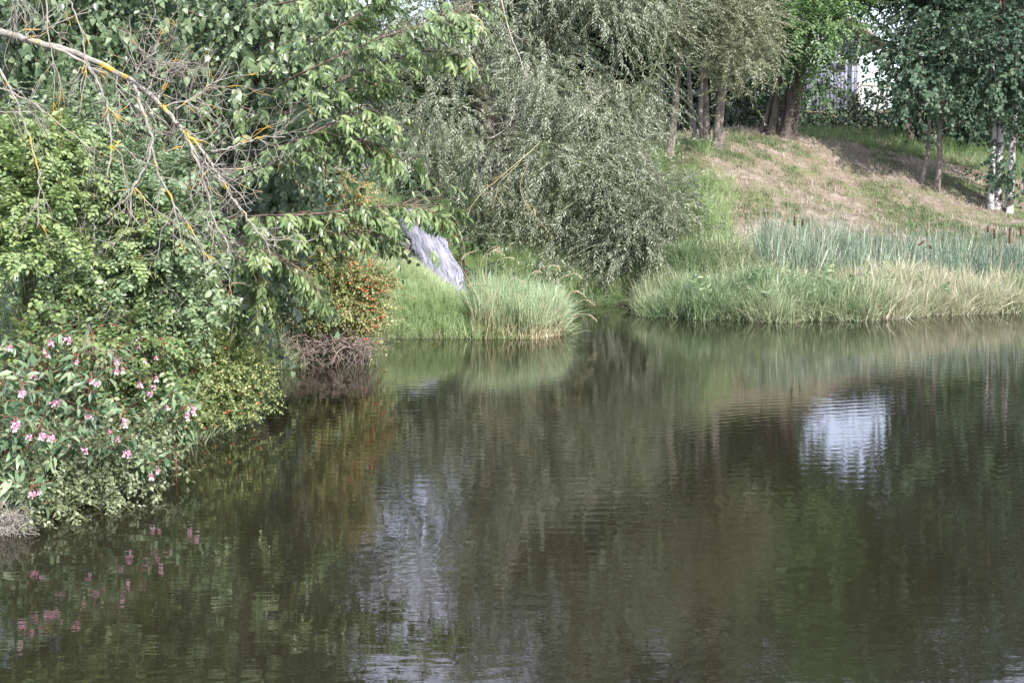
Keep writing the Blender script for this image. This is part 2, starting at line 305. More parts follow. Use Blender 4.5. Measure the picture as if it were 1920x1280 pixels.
A[:nC, :nC] = tps(np.linalg.norm(cxy[:, None] - cxy[None], axis=-1)) + np.eye(nC) * 2e-4
A[:nC, nC] = 1; A[:nC, nC + 1:] = cxy; A[nC:, :nC] = A[:nC, nC:].T
wts = np.linalg.solve(A, np.concatenate([cps[:, 2], [0, 0, 0]]))
def Z(x, y):
    x = np.asarray(x, float); y = np.asarray(y, float); shp = x.shape; q = np.stack([x.ravel(), y.ravel()], -1) / sc_
    h = np.concatenate([tps(np.linalg.norm(c[:, None] - cxy[None], axis=-1)) @ wts[:nC] for c in np.array_split(q, max(1, len(q) // 4000))]) + wts[nC] + q @ wts[nC + 1:]
    h = h.reshape(shp); pxx = 960 + x / np.maximum(y, 1) * F
    yl = np.interp(pxx, [700, 755, 800, 850, 900, 1000], [450, 478, 528, 575, 590, 600]); cap = CH - (yl - HY) / F * y
    wv = np.clip((pxx - 700) / 40, 0, 1) * np.clip((1000 - pxx) / 40, 0, 1) * np.clip((y - 17.2) / .5, 0, 1) * np.clip((21.6 + np.clip((850 - pxx) / 90, 0, 1) * .7 - y) / .4, 0, 1)
    h = np.where(wv > 0, h * (1 - wv) + np.minimum(h, cap) * wv, h)
    h = np.clip(h, 0.10, 9); sd = sdist(x, y)
    far = np.clip((np.hypot(x, y - 30) - 90) / 60, 0, 1); h = h * (1 - far) + 5 * far
    rough = (n2(x, y, 1.3, 3) - 0.5) * 0.10 + (n2(x, y, 4, 4) - 0.5) * 0.05
    return np.where(sd > 0, (h + rough) * np.clip(sd / 0.45, 0, 1) ** 0.8, np.maximum(sd * 0.9, -0.9))
def axis(lo, a, b, hi, st):
    mid = np.arange(a, b, st); k = 1.25
    l, x, s = [], a, st
    while x > lo: s *= k; x -= s; l.append(x)
    r, x, s = [], mid[-1], st
    while x < hi: s *= k; x += s; r.append(x)
    return np.array(l[::-1] + list(mid) + r)
gx = axis(-600, -7, 13, 600, 0.14); gy = axis(-300, 4, 36, 900, 0.14)
X, Y = np.meshgrid(gx, gy); ZZ = Z(X, Y)
nx, ny = len(gx), len(gy); idx = np.arange(nx * ny).reshape(ny, nx)
a, b, c, d = idx[:-1, :-1].ravel(), idx[:-1, 1:].ravel(), idx[1:, 1:].ravel(), idx[1:, :-1].ravel()
G = Geo(); G.add(np.stack([X, Y, ZZ], -1).reshape(-1, 3), np.concatenate([np.stack([a, b, c], -1), np.stack([a, c, d], -1)]))
ground = G.obj('ground', M['ground'], smooth=True); ground['kind'] = 'structure'; ground['label'] = 'pond banks and dry grassy slope'
def dryness(x, y):
    pxx = 960 + x / np.maximum(y, 1) * F
    d = np.clip((pxx - 1270) / 60, 0, 1) * np.clip((y - 22.6) / 0.8, 0, 1) * np.clip((31.5 - y) / 2.0, 0, 1)
    return d
sdg = sdist(X, Y)
at = ground.data.attributes.new('dryness', 'FLOAT', 'POINT'); at.data.foreach_set('value', dryness(X, Y).astype(np.float32).ravel())
at = ground.data.attributes.new('soil', 'FLOAT', 'POINT'); at.data.foreach_set('value', np.clip(1 - sdg / 0.12, 0, 1).astype(np.float32).ravel())
g = Geo(); g.add([(-8.5, -9, 0), (22, -9, 0), (22, 23.5, 0), (-8.5, 23.5, 0)], [(0, 1, 2), (0, 2, 3)])
water = g.obj('water', M['water']); water['kind'] = 'structure'; water['label'] = 'rippled dark pond water'

# ------------------------------------------------------------------ leaf and blade templates
def leaf(Lh, w, kind='oval', bend=0.15, fold=0.25):
    if kind == 'lance':  st = [(0, 0), (0.35, 1.0), (0.7, 0.72), (1, 0)]
    elif kind == 'heart': st = [(0, 0.0), (0.12, 0.95), (0.5, 0.85), (1, 0)]
    elif kind == 'diamond':
        v = np.array([(0, 0, 0), (w, 0.45 * Lh, fold * w), (0, Lh, -bend * Lh), (-w, 0.45 * Lh, fold * w)]); return v, np.array([(0, 1, 2), (0, 2, 3)]), v[:, 1] / Lh
    else: st = [(0, 0), (0.3, 0.9), (0.65, 0.9), (1, 0)]
    v = []; c = lambda s: -bend * Lh * s * s
    for s, q in st[1:3]: v += [(-q * w, s * Lh, c(s) + fold * w * q), (0, s * Lh, c(s)), (q * w, s * Lh, c(s) + fold * w * q)]
    v = [(0, 0, 0)] + v + [(0, Lh, c(1))]; v = np.array(v)
    t = np.array([(0, 2, 1), (0, 3, 2), (1, 2, 5), (1, 5, 4), (2, 3, 6), (2, 6, 5), (4, 5, 7), (5, 6, 7)]); return v, t, v[:, 1] / Lh
def frame(d, up):
    d = nrm(d); s = np.cross(d, up); bad = np.linalg.norm(s, axis=-1) < 1e-3
    s = np.where(bad[..., None], np.array((1.0, 0, 0)), s); s = nrm(s); u = np.cross(s, d)
    return np.stack([s, d, u], -1)                   # columns
def spray(r, lf, n, tw, ang=50, hang=0.2, sag=0.15, size=(0.7, 1.1), mode='alt', twr=0.0025, jit=0.35, tmat=1, twist=0.5):
    """a leafy twig along +Y; returns a template"""
    g = Geo(); V, T, H = lf
    s_ = np.linspace(0, 1, 4); tube(g, np.stack([np.sin(s_ * 3) * 0.03 * tw, s_ * tw, -sag * tw * s_ ** 2], -1), np.linspace(twr, twr * 0.4, 4), 3, 0.5, tmat)
    for i in range(n):
        if mode == 'pinnate': s = (i // 2 + 1) / (n // 2 + 0.5); side = 1 if i % 2 else -1
        else: s = 0.08 + 0.92 * (i + 0.6 * r.random()) / n; side = 1 if i % 2 else -1
        if i == n - 1: side = 0; s = 1
        s = min(s, 1)
        an = math.radians(ang) * (1 + jit * (r.random() - 0.5)); roll = 0 if mode == 'pinnate' else (r.random() - 0.5) * 2.4
        d = np.array((side * math.sin(an) * math.cos(roll), math.cos(an), math.sin(an) * math.sin(roll) * 0.7 - hang * (0.6 + 0.8 * r.random())))
        R = frame(d, np.array((jit * (r.random() - 0.5), jit * (r.random() - 0.5) + 0.2, 1.0)))
        th = twist * (r.random() - 0.5) * 2; ct, st = math.cos(th), math.sin(th); R = R @ np.array([[ct, 0, st], [0, 1, 0], [-st, 0, ct]])
        k = size[0] + (size[1] - size[0]) * r.random(); k *= 1 - 0.25 * s
        p = np.array((0, s * tw, -sag * tw * s * s)); g.add((V * k) @ R.T + p, T, 0.5 + 0.42 * (r.random() - 0.5) * 2, H, 0)
    return g.arrays()
def tuft(r, n, hgt, w, spread, lean=0.5, segs=3, var=0.3, rad=0.05):
    g = Geo()
    for i in range(n):
        az = r.random() * 6.283; L_ = hgt * (0.55 + 0.6 * r.random()); cx, cy = r.normal(0, rad, 2)
        dr = np.array((math.cos(az), math.sin(az), 0)); out = spread * (0.2 + r.random()); pts = []
        for k in range(segs + 1):
            s = k / segs; pts.append(np.array((cx, cy, 0)) + dr * out * L_ * (s + lean * s ** 3) * 0.6 + np.array((0, 0, L_ * (s - lean * out * 0.9 * s ** 3))))
        sd = np.array((-math.sin(az + 0.6), math.cos(az + 0.6), 0)); v = []
        for k, p in enumerate(pts[:-1]):
            ww = w * (1 - 0.55 * k / segs); v += [p - sd * ww, p + sd * ww]
        v.append(pts[-1]); t = []
        for k in range(segs - 1): t += [(2 * k, 2 * k + 1, 2 * k + 3), (2 * k, 2 * k + 3, 2 * k + 2)]
        t.append((2 * segs - 2, 2 * segs - 1, 2 * segs)); hh = [k // 2 / segs for k in range(2 * segs)] + [1]
        g.add(v, t, 0.5 + var * (r.random() - 0.5) * 2, hh)
    return g.arrays()

def scatter(g, tmpl, pos, dirs, ups, scale, dvar=0.0, matmap=None):
    pos = np.asarray(pos); n = len(pos)
    if n == 0: return
    R = frame(dirs, ups); sc = np.broadcast_to(scale, (n,)); dv = np.broadcast_to(dvar, (n,)); which = rng.integers(0, len(tmpl), n)
    for k, (v, t, a, h, m) in enumerate(tmpl):
        s = np.nonzero(which == k)[0]
        if len(s) == 0: continue
        W = np.einsum('nij,vj->nvi', R[s] * sc[s, None, None], v) + pos[s, None]
        T = t[None] + (np.arange(len(s)) * len(v))[:, None, None]
        g.add(W.reshape(-1, 3), T.reshape(-1, 3), np.clip((a[None] + dv[s, None]), 0, 1).reshape(-1), np.tile(h, len(s)), np.tile(m, len(s)))
def plant_up(g, tmpl, x, y, scale=1.0, dvar=0.0, lean=0.12, sink=0.02):
    n = len(x); z = Z(x, y) - sink; pos = np.stack([x, y, z], -1)
    az = rng.random(n) * 6.283; d = np.stack([np.cos(az), np.sin(az), np.zeros(n)], -1); up = np.stack([rng.normal(0, lean, n), rng.normal(0, lean, n), np.ones(n)], -1)
    # template grows along +Z: build columns (x,y,z) = (side,d,up)
    up = nrm(up); s = nrm(np.cross(d, up)); d2 = np.cross(up, s); R = np.stack([s, d2, up], -1)
    sc = np.broadcast_to(scale, (n,)); dv = np.broadcast_to(dvar, (n,)); which = rng.integers(0, len(tmpl), n)
    for k, (v, t, a, h, m) in enumerate(tmpl):
        q = np.nonzero(which == k)[0]
        if len(q) == 0: continue
        W = np.einsum('nij,vj->nvi', R[q] * sc[q, None, None], v) + pos[q, None]
        T = t[None] + (np.arange(len(q)) * len(v))[:, None, None]
        g.add(W.reshape(-1, 3), T.reshape(-1, 3), np.clip(a[None] + dv[q, None], 0, 1).reshape(-1), np.tile(h, len(q)), np.tile(m, len(q)))

r0 = np.random.default_rng(5)
T_ = {}
T_['willow'] = [spray(r0, leaf(0.092, 0.0105, 'diamond', 0.18, 0.5), 15, 0.42, 38, 0.22, 0.35) for _ in range(8)]
T_['willow_fine'] = [spray(r0, leaf(0.075, 0.009, 'diamond', 0.18, 0.5), 14, 0.34, 40, 0.1, 0.25) for _ in range(8)]
T_['locust'] = [spray(r0, leaf(0.085, 0.022, 'diamond', 0.15, 0.2), 11, 0.30, 62, 0.25, 0.3, mode='pinnate', jit=0.2) for _ in range(6)]
T_['alder'] = [spray(r0, leaf(0.085, 0.036, 'oval', 0.2, 0.15), 8, 0.30, 55, 0.35, 0.2) for _ in range(6)]
T_['far'] = [spray(r0, leaf(0.13, 0.05, 'diamond', 0.2, 0.2), 9, 0.5, 60, 0.2, 0.2, tmat=0) for _ in range(5)]
T_['rose'] = [spray(r0, leaf(0.046, 0.0145, 'oval', 0.15, 0.3), 7, 0.115, 65, 0.12, 0.2, mode='pinnate', twr=0.0012, jit=0.25, twist=0.25) for _ in range(8)]
T_['rose_small'] = [spray(r0, leaf(0.034, 0.0115, 'diamond', 0.15, 0.3), 9, 0.13, 60, 0.15, 0.2, twr=0.0012) for _ in range(6)]
T_['heart'] = [spray(r0, leaf(0.078, 0.030, 'heart', 0.2, 0.2), 7, 0.28, 60, 0.75, 0.3, twr=0.002) for _ in range(8)]
T_['cherry'] = [spray(r0, leaf(0.112, 0.0195, 'oval', 0.30, 0.3), 9, 0.19, 46, 0.42, 0.30, twr=0.002, jit=0.5) for _ in range(8)]
T_['grey'] = [spray(r0, leaf(0.050, 0.010, 'diamond', 0.15, 0.3), 9, 0.16, 50, 0.15, 0.2, twr=0.0013) for _ in range(6)]
T_['balsam'] = [spray(r0, leaf(0.13, 0.020, 'lance', 0.35, 0.25), 6, 0.14, 70, 0.1, 0.0, twr=0.003) for _ in range(5)]
T_['tuft'] = [tuft(r0, 16, 0.40, 0.0045, 0.8) for _ in range(6)]
T_['turf'] = [tuft(r0, 9, 0.085, 0.004, 1.0, segs=2, rad=0.05) for _ in range(6)]
T_['reed'] = [tuft(r0, 14, 0.80, 0.0065, 0.42, lean=0.8, rad=0.05) for _ in range(6)]
T_['cattail'] = [tuft(r0, 8, 1.22, 0.0085, 0.30, lean=0.8, segs=4, rad=0.05, var=0.3) for _ in range(8)]

# ------------------------------------------------------------------ crowns
def clump_points(blobs, nclump, per, crad, flat=0.8, back=0.3, gap=0.0, holes=()):
    """blobs: (px, py, D, rpx, rpy, rdepth, weight). Returns clump centres, sprays, outward directions"""
    cen, out, wt = [], [], []
    for bl in blobs:
        px, py, D, rx, ry, rd = bl[:6]; w = bl[6] if len(bl) > 6 else 1.0
        c = P(px, py, D); R = np.array((rx * D / F, rd, ry * D / F)); area = R[0] * R[2] + 0.5 * R[1] * (R[0] + R[2]); k = max(3, int(nclump * area * w))
        d = nrm(rng.normal(size=(k, 3))); flip = (d[:, 1] > 0) & (rng.random(k) > back); d[flip, 1] *= -1
        rr = 0.45 + 0.55 * rng.random(k) ** 0.5; rr *= 0.8 + 0.4 * vnoise(d * 2.5 + c, 9)
        cen.append(c + d * rr[:, None] * R); out.append(nrm(d / np.maximum(R, 0.2) * R.mean()))
    cen = np.concatenate(cen); out = np.concatenate(out)
    for hx_, hy_, hr_, hv_ in holes:                   # open, leafless pockets inside a crown
        q = P(hx_, hy_, 23.5); far_ = np.hypot((cen[:, 0] - q[0]) / hr_, (cen[:, 2] - q[2]) / hv_) > 1; cen, out = cen[far_], out[far_]
    if gap: kk = vnoise(cen * 1.15, 77) * .65 + vnoise(cen * 2.7, 78) * .35 > gap; cen, out = cen[kk], out[kk]
    n = rng.poisson(per, len(cen)); ix = np.repeat(np.arange(len(cen)), n)
    off = rng.normal(size=(len(ix), 3)) * crad * np.array((1, 1, flat)); pos = cen[ix] + off
    return cen, pos, out[ix], ix, off
def crown(g, blobs, tmpl, nclump, per, crad, droop=0.2, rand=0.6, outw=0.8, scale=(0.8, 1.2), flat=0.8, back=0.3, dv=0.0, zmin=None, gap=0.0, holes=()):
    cen, pos, out, ix, off = clump_points(blobs, nclump, per, crad, flat, back, gap, holes)
    cv = rng.normal(0, 0.10, len(cen))[ix] + dv
    d = out * outw + rng.normal(size=pos.shape) * rand * 0.6 + nrm(off) * 0.5 + np.array((0, 0, -droop))
    up = np.array((0, 0, 1.0)) + out * 0.5 + rng.normal(size=pos.shape) * 0.25
    if zmin is not None:
        k = pos[:, 2] > zmin + 0.1; pos, d, up, cv = pos[k], d[k], up[k], cv[k]
    scatter(g, tmpl, pos, d, up, scale[0] + (scale[1] - scale[0]) * rng.random(len(pos)), cv)
    return cen
def limbs(g, root_pts, cens, r, frac=0.3, var=0.5, mat=0, sag=0.3, rend=0.006, sides=4):
    root_pts = np.asarray(root_pts, float)
    k = max(1, int(len(cens) * frac)); sel = rng.permutation(len(cens))[:k]
    for c in cens[sel]:
        q = root_pts[np.argmin(np.linalg.norm(root_pts - c, axis=1) + 1.3 * np.maximum(0, root_pts[:, 2] - c[2]))]
        L_ = np.linalg.norm(c - q)
        m1 = q + (c - q) * 0.35 + rng.normal(0, 0.05 * L_, 3) + np.array((0, 0, sag * 0.25 * L_)); m2 = q + (c - q) * 0.7 + rng.normal(0, 0.05 * L_, 3) + np.array((0, 0, sag * 0.2 * L_))
        pp, rr = smooth_path([q, m1, m2, c], [r, r * 0.6, r * 0.35, rend], 3); tube(g, pp, rr, sides, var, mat)
def trunk_mesh(pts, rads, mat, name, parent, sides=9, wob=0.12, label=None):
    g = Geo(); pp, rr = smooth_path(pts, rads, 5); rr = rr.copy(); rr[0] *= 1.25; rr[1] *= 1.1
    tube(g, pp, rr, sides, 0.5, 0, wob); o = g.obj(name, mat, parent, smooth=True)
    if label: o['label'] = label
    return pp

def tree(name, label, cat, trunks, blobs, tmpl, lmat, bmat, nclump, per, crad, limb_r=0.03, tmat=None, group=None, limb_frac=0.25, **kw):
    b0 = P(*trunks[0][0][0]); base = (b0[0], b0[1], float(Z(b0[0], b0[1])))
    t = thing(name, label, cat, base, group); roots = []
    for pts, r in trunks:
        w = [P(*p) for p in pts]; z0 = float(Z(w[0][0], w[0][1])); w[0] = np.array((w[0][0], w[0][1], z0 - 0.08))
        rr = np.linspace(r, r * 0.45, len(w)); pp = trunk_mesh(w, rr, bmat, 'trunk', t); roots.append(pp[len(pp) // 3:])
    g = Geo(); cens = crown(g, blobs, tmpl, nclump, per, crad, **kw)
    limbs(g, np.concatenate(roots), cens, limb_r, limb_frac, 0.5, 1, rend=0.005)
    g.obj('crown', [lmat, tmat or bmat], t)
    return t

# ------------------------------------------------------------------ the big silvery willow over the cove
willow_blobs = [(800, 50, 24, 110, 120, 1.1), (960, 30, 24, 120, 130, 1.3), (1120, 60, 24, 140, 140, 1.3), (1195, 150, 23.6, 40, 80, .7), (840, 200, 23.6, 100, 80, 1.0), (770, 260, 23.2, 50, 90, .6, .8),
                (1020, 150, 23.2, 90, 80, .9), (1110, 220, 23.4, 95, 100, .9), (1080, 320, 22.6, 100, 60, .8), (1190, 350, 22.6, 60, 70, .8), (870, 315, 22.8, 110, 65, .7),
                (1000, 290, 22.7, 70, 50, .6, .8), (1050, 480, 22.3, 110, 40, .5, .4), (1190, 470, 22.0, 60, 60, .6), (1245, 450, 21.9, 50, 65, .5), (1220, 380, 22.1, 50, 60, .5), (1130, 380, 22.3, 90, 50, .6), (1200, 520, 21.8, 50, 30, .4, .8),
                (960, 400, 22.7, 90, 40, .4, .7), (1010, 440, 22.5, 60, 30, .4, .7), (870, -150, 24.2, 80, 150, 1.2, .45), (1000, -180, 24.5, 130, 170, 1.4, .45), (1150, -150, 24.5, 130, 170, 1.4, .45)]
tree('willow_tree', 'large drooping grey-green willow overhanging the cove beside the waterfall', 'tree',
     [([(925, 330, 25), (915, 230, 24.9), (900, 120, 24.8), (880, 0, 24.6), (860, -120, 24.5)], 0.20), ([(940, 330, 25.1), (960, 220, 25), (1010, 110, 24.8), (1060, 0, 24.6), (1080, -130, 24.5)], 0.15),
      ([(1000, 345, 24.6), (1060, 290, 24.2), (1130, 250, 23.9), (1190, 260, 23.4), (1230, 330, 22.8)], 0.07)],
     willow_blobs, T_['willow'], M['willow'], M['bark_dark'], 30, 17, 0.21, 0.022, M['twig_green'], limb_frac=0.28, droop=0.45, scale=(0.75, 1.15), flat=1.0, zmin=0.0, gap=0.37, holes=((925, 190, .42, .36), (905, 235, .3, .3), (720, 270, .42, .45), (1000, 20, .28, .4), (1100, 110, .25, .4), (770, 150, .3, .3)))
tree('willow_tree', 'silvery pale willow with several slim bare trunks at the top left of the dry slope', 'tree',
     [([(1254, 297, 25.2), (1264, 220, 25.2), (1272, 130, 25.3), (1280, 0, 25.3)], 0.075), ([(1244, 288, 25.6), (1241, 200, 25.7), (1246, 100, 25.7)], 0.055),
      ([(1325, 272, 25.7), (1324, 200, 25.7), (1320, 100, 25.6)], 0.07), ([(1343, 278, 25.6), (1352, 190, 25.6), (1368, 90, 25.5), (1380, 0, 25.4)], 0.085),
      ([(1306, 266, 26.3), (1296, 200, 26.4), (1290, 100, 26.4)], 0.055), ([(1318, 266, 26.6), (1314, 190, 26.6), (1330, 60, 26.4)], 0.05)],
     [(1290, 0, 25.2, 80, 60, 1.0), (1370, 30, 25.2, 60, 70, .9), (1238, 40, 24.8, 25, 45, .6), (1390, 110, 24.8, 42, 45, .6), (1392, 180, 24.6, 30, 38, .4), (1350, 90, 24.9, 40, 25, .6), (1330, -130, 25.5, 120, 150, 1.2, .45), (1420, 60, 25.4, 30, 50, .5, .6)],
     T_['willow_fine'], M['willow_pale'], M['bark_grey'], 34, 17, 0.19, 0.02, M['twig_green'], limb_frac=0.25, droop=0.0, scale=(0.8, 1.2), flat=0.9, outw=1.0, gap=0.36)
tree('locust_tree', 'fresh light green tree with feathery leaves and a cluster of leaning trunks', 'tree',
     [([(1428, 262, 28.2), (1445, 200, 28.2), (1458, 120, 28.2)], 0.07), ([(1443, 258, 28), (1455, 200, 28), (1468, 100, 28)], 0.075), ([(1466, 254, 28.2), (1473, 190, 28.2), (1490, 60, 28.2)], 0.06),
      ([(1476, 254, 28), (1490, 190, 28), (1510, 80, 28), (1530, -60, 28)], 0.15), ([(1455, 256, 28.6), (1458, 190, 28.6), (1470, 80, 28.6)], 0.05)],
     [(1490, 20, 28, 60, 70, 1.0), (1545, 50, 27.6, 42, 40, .8), (1572, 10, 28, 26, 50, .8), (1600, -70, 28, 40, 60, .9), (1690, -90, 27.8, 60, 60, .9), (1630, -190, 28.2, 130, 90, 1.3, .7), (1520, 120, 27.5, 30, 30, .6), (1478, 90, 28, 35, 32, .7), (1500, -150, 28, 100, 150, 1.3, .5)],
     T_['locust'], M['locust'], M['bark_dark'], 21, 18, 0.22, 0.025, M['twig_brown'], limb_frac=0.25, droop=0.1, scale=(0.9, 1.3))
tree('alder_tree', 'dark green tree with two slim pale trunks standing on the dry slope', 'tree',
     [([(1724, 352, 27.4), (1738, 300, 27.4), (1742, 245, 27.5), (1745, 150, 27.6)], 0.05), ([(1755, 362, 27.2), (1762, 300, 27.2), (1762, 245, 27.3), (1770, 120, 27.5), (1780, -40, 27.6)], 0.058)],
     [(1750, 50, 27.4, 60, 70, 1.1), (1675, 95, 27.2, 25, 20, .5, .7), (1705, 150, 27.0, 30, 25, .7), (1780, 115, 26.9, 50, 45, .8), (1770, 185, 26.9, 28, 12, .5), (1760, -150, 27.6, 110, 160, 1.2, .7), (1760, -60, 28.6, 90, 60, .9, .8)],
     T_['alder'], M['alder'], M['bark_grey'], 19, 17, 0.20, 0.022, M['twig_brown'], limb_frac=0.3, droop=0.15, scale=(0.85, 1.25))
tree('birch_tree', 'white-barked birch with three trunks from one base and ivy tufts on the bark', 'tree',
     [([(1857, 388, 26.9), (1860, 320, 26.9), (1864, 240, 27), (1860, 100, 27)], 0.062), ([(1870, 392, 27), (1872, 320, 27), (1876, 240, 27), (1880, 60, 27)], 0.085), ([(1890, 390, 26.9), (1896, 320, 26.9), (1900, 240, 27), (1915, 60, 27)], 0.075)],
     [(1870, 70, 26.9, 70, 70, 1.1), (1850, 145, 26.6, 50, 40, .7), (1920, 130, 26.7, 50, 50, .8), (1960, 60, 27, 60, 70, 1), (1895, 195, 26.6, 35, 10, .4), (1900, -150, 27.2, 110, 160, 1.3, .5), (1882, 310, 26.85, 2, 40, .03, 2.5)],
     T_['alder'], M['alder'], M['bark_birch'], 18, 17, 0.19, 0.022, M['twig_brown'], limb_frac=0.3, droop=0.2, scale=(0.8, 1.2))
tree('alder_tree', 'dark tree with a leaning brown trunk in the shade behind the slope crest', 'tree',
     [([(1712, 290, 31), (1704, 245, 31), (1690, 200, 31.2), (1712, 120, 31.4), (1730, 20, 31.5)], 0.09), ([(1722, 290, 31.2), (1722, 230, 31.2), (1730, 120, 31.3)], 0.08)],
     [(1700, 130, 31, 30, 30, .8), (1800, 130, 32, 110, 110, 1.2), (1750, 205, 31, 40, 20, .7, .8), (1850, 220, 32, 80, 45, .9), (1650, 70, 31.5, 32, 34, .5, .8), (1690, 190, 31, 28, 28, .5), (1740, 20, 32, 80, 80, 1.0, .7)],
     T_['alder'], M['alder'], M['bark_dark'], 11, 16, 0.26, 0.03, M['twig_brown'], limb_frac=0.3, droop=0.15, scale=(1.0, 1.4))

# ------------------------------------------------------------------ background woods behind the bank
bgs = [('dark leafy tree closing the gap between the two willows', (1260, 300, 36), [(1250, 100, 36, 150, 170, 2), (1340, 180, 34, 90, 90, 1.4), (1300, -80, 36, 150, 130, 2), (1250, -250, 36, 190, 170, 2)]),
       ('dark tree deep in shade behind the big willow trunk', (960, 330, 38), [(960, 180, 38, 170, 150, 2), (1120, 180, 36, 150, 170, 1.5), (1080, 200, 35, 130, 150, 1.5), (1000, -20, 38, 130, 150, 2), (1040, -240, 38, 140, 180, 2)]),
       ('dark low tree behind the stone blocks', (760, 330, 34), [(760, 220, 34, 130, 110, 1.5), (640, 240, 33, 130, 120, 1.5), (700, 160, 34, 100, 80, 1.2, .7)]),
       ('dark tree filling the far left behind the thicket', (480, 300, 30), [(470, 150, 30, 200, 200, 2), (300, 100, 29, 200, 250, 2), (400, -100, 30, 170, 150, 2), (380, -280, 30, 160, 120, 2)]),
       ('dark tree behind the trunks of the light green tree', (1400, 280, 40), [(1420, 140, 40, 90, 110, 1.5), (1400, -40, 40, 130, 110, 2), (1450, -250, 40, 170, 200, 2), (1620, -230, 40, 120, 190, 2)]),
       ('dark tree behind the white-barked birch', (1900, 280, 40), [(1880, 100, 40, 130, 140, 2), (1960, 220, 38, 120, 60, 1.5), (1780, 215, 38, 70, 40, 1.2), (1900, -80, 40, 160, 120, 2), (1780, -220, 40, 200, 190, 2)])]
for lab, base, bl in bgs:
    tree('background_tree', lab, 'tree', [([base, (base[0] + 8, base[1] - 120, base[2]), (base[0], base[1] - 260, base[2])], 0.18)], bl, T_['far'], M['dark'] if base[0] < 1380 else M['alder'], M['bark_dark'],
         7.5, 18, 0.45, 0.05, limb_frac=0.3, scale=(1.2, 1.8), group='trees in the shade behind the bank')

# ------------------------------------------------------------------ shrubs, thicket on the left bank
def shrub(name, label, cat, base, blobs, tmpl, lmat, tw, nclump, per, crad, stems=7, limb_r=0.012, group=None, limb_frac=0.35, stem_mat=None, shoots=0, shoot_len=.4, **kw):
    b0 = P(*base); b = (b0[0], b0[1], max(0.0, float(Z(b0[0], b0[1])))); t = thing(name, label, cat, b, group)
    g = Geo(); cens = crown(g, blobs, tmpl, nclump, per, crad, **kw)
    gs = Geo(); b = np.array(b); b[2] -= 0.05; sel = cens[rng.permutation(len(cens))[:stems]]; pts = []
    for c in sel:
        e = b + (c - b) * np.array((0.8, 0.8, 0.9)); m = (b + e) / 2 + np.array((*(b - e)[:2] * 0.12, 0.12 * np.linalg.norm(e - b)))
        pp, rr = smooth_path([b + rng.normal(0, 0.04, 3) * (1, 1, 0), m, e], [limb_r * 1.3, limb_r, limb_r * 0.4], 5); tube(gs, pp, rr, 5, 0.5, 0, 0.1); pts.append(pp[3:])
    limbs(gs, np.concatenate(pts), cens, limb_r * 0.5, limb_frac, 0.5, 0, rend=0.0015)
    for _ in range(shoots):                            # long arching leafy shoots breaking out of the mass
        c = cens[rng.integers(len(cens))]; dx = rng.normal(0, .7); L_ = shoot_len * (.6 + .7 * rng.random()); q = [c]; d = nrm(np.array((dx, -.45, .55))); allp = np.concatenate(pts); near_ = allp[np.argmin(np.linalg.norm(allp - c, axis=1))]; tube(gs, [near_, (near_ + c) / 2 + (0, 0, .02), c], [.004, .0035, .003], 4)
        for k in range(9): q.append(q[-1] + d * L_ / 9); d = nrm(d + np.array((0, 0, -.24)) + rng.normal(0, .04, 3))
        q = np.array(q); tube(gs, q, np.linspace(.003, .001, 10), 4); n_ = int(L_ / .035); u = rng.random(n_) * 8.9; i0 = u.astype(int); p = q[i0] + (q[i0 + 1] - q[i0]) * (u - i0)[:, None]; tg = nrm(q[i0 + 1] - q[i0])
        sd_ = nrm(np.cross(tg, (0, 0, 1.0))) * np.where(rng.random(n_) < .5, 1, -1)[:, None]; scatter(g, tmpl, p, tg * .5 + sd_ * .8 + (0, 0, -.1), np.tile((0, -.3, 1.0), (n_, 1)), .8 + .35 * rng.random(n_), .1 + rng.normal(0, .06, n_) + kw.get('dv', 0))
    g.obj('foliage', [lmat, tw], t); gs.obj('stems', stem_mat or tw, t)
    return t

shrub('lilac_shrub', 'tall shrub with heart-shaped dark green leaves at the top of the thicket', 'shrub', (330, 640, 13.2),
      [(540, 70, 12.8, 80, 100, .5), (590, 230, 12.8, 40, 90, .35), (470, 200, 13.0, 80, 100, .5, .7), (360, 30, 13.2, 120, 70, .6, .8), (130, 60, 13.2, 150, 100, .6), (300, 260, 13.3, 160, 120, .6), (520, -60, 13.2, 130, 80, .8, .8), (200, -60, 13.2, 240, 60, .8, .8), (620, 60, 13.0, 50, 80, .5, .6), (520, 350, 12.9, 60, 80, .4)],
      T_['heart'], M['heart'], M['twig_brown'], 60, 10, 0.13, 9, 0.03, limb_frac=0.12, droop=0.55, scale=(0.8, 1.2), outw=0.6)
shrub('lilac_shrub', 'shaded heart-leaved shrub low behind the dead branch', 'shrub', (250, 700, 12.8),
      [(420, 400, 13.2, 130, 130, .6), (200, 380, 13.2, 180, 140, .6), (380, 560, 12.9, 120, 90, .5), (130, 560, 13.0, 160, 120, .6), (500, 480, 13.4, 60, 90, .5)],
      T_['heart'], M['heart'], M['twig_brown'], 42, 10, 0.14, 8, 0.02, limb_frac=0.1, droop=0.5, scale=(0.8, 1.2), outw=0.6)
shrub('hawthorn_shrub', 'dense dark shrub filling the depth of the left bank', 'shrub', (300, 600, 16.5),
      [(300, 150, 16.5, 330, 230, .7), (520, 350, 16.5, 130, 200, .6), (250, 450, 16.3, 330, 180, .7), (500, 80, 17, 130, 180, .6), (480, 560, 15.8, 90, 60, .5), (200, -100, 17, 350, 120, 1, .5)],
      T_['far'], M['dark'], M['twig_brown'], 30, 13, 0.3, 10, 0.04, limb_frac=0.3, scale=(0.5, 0.9))
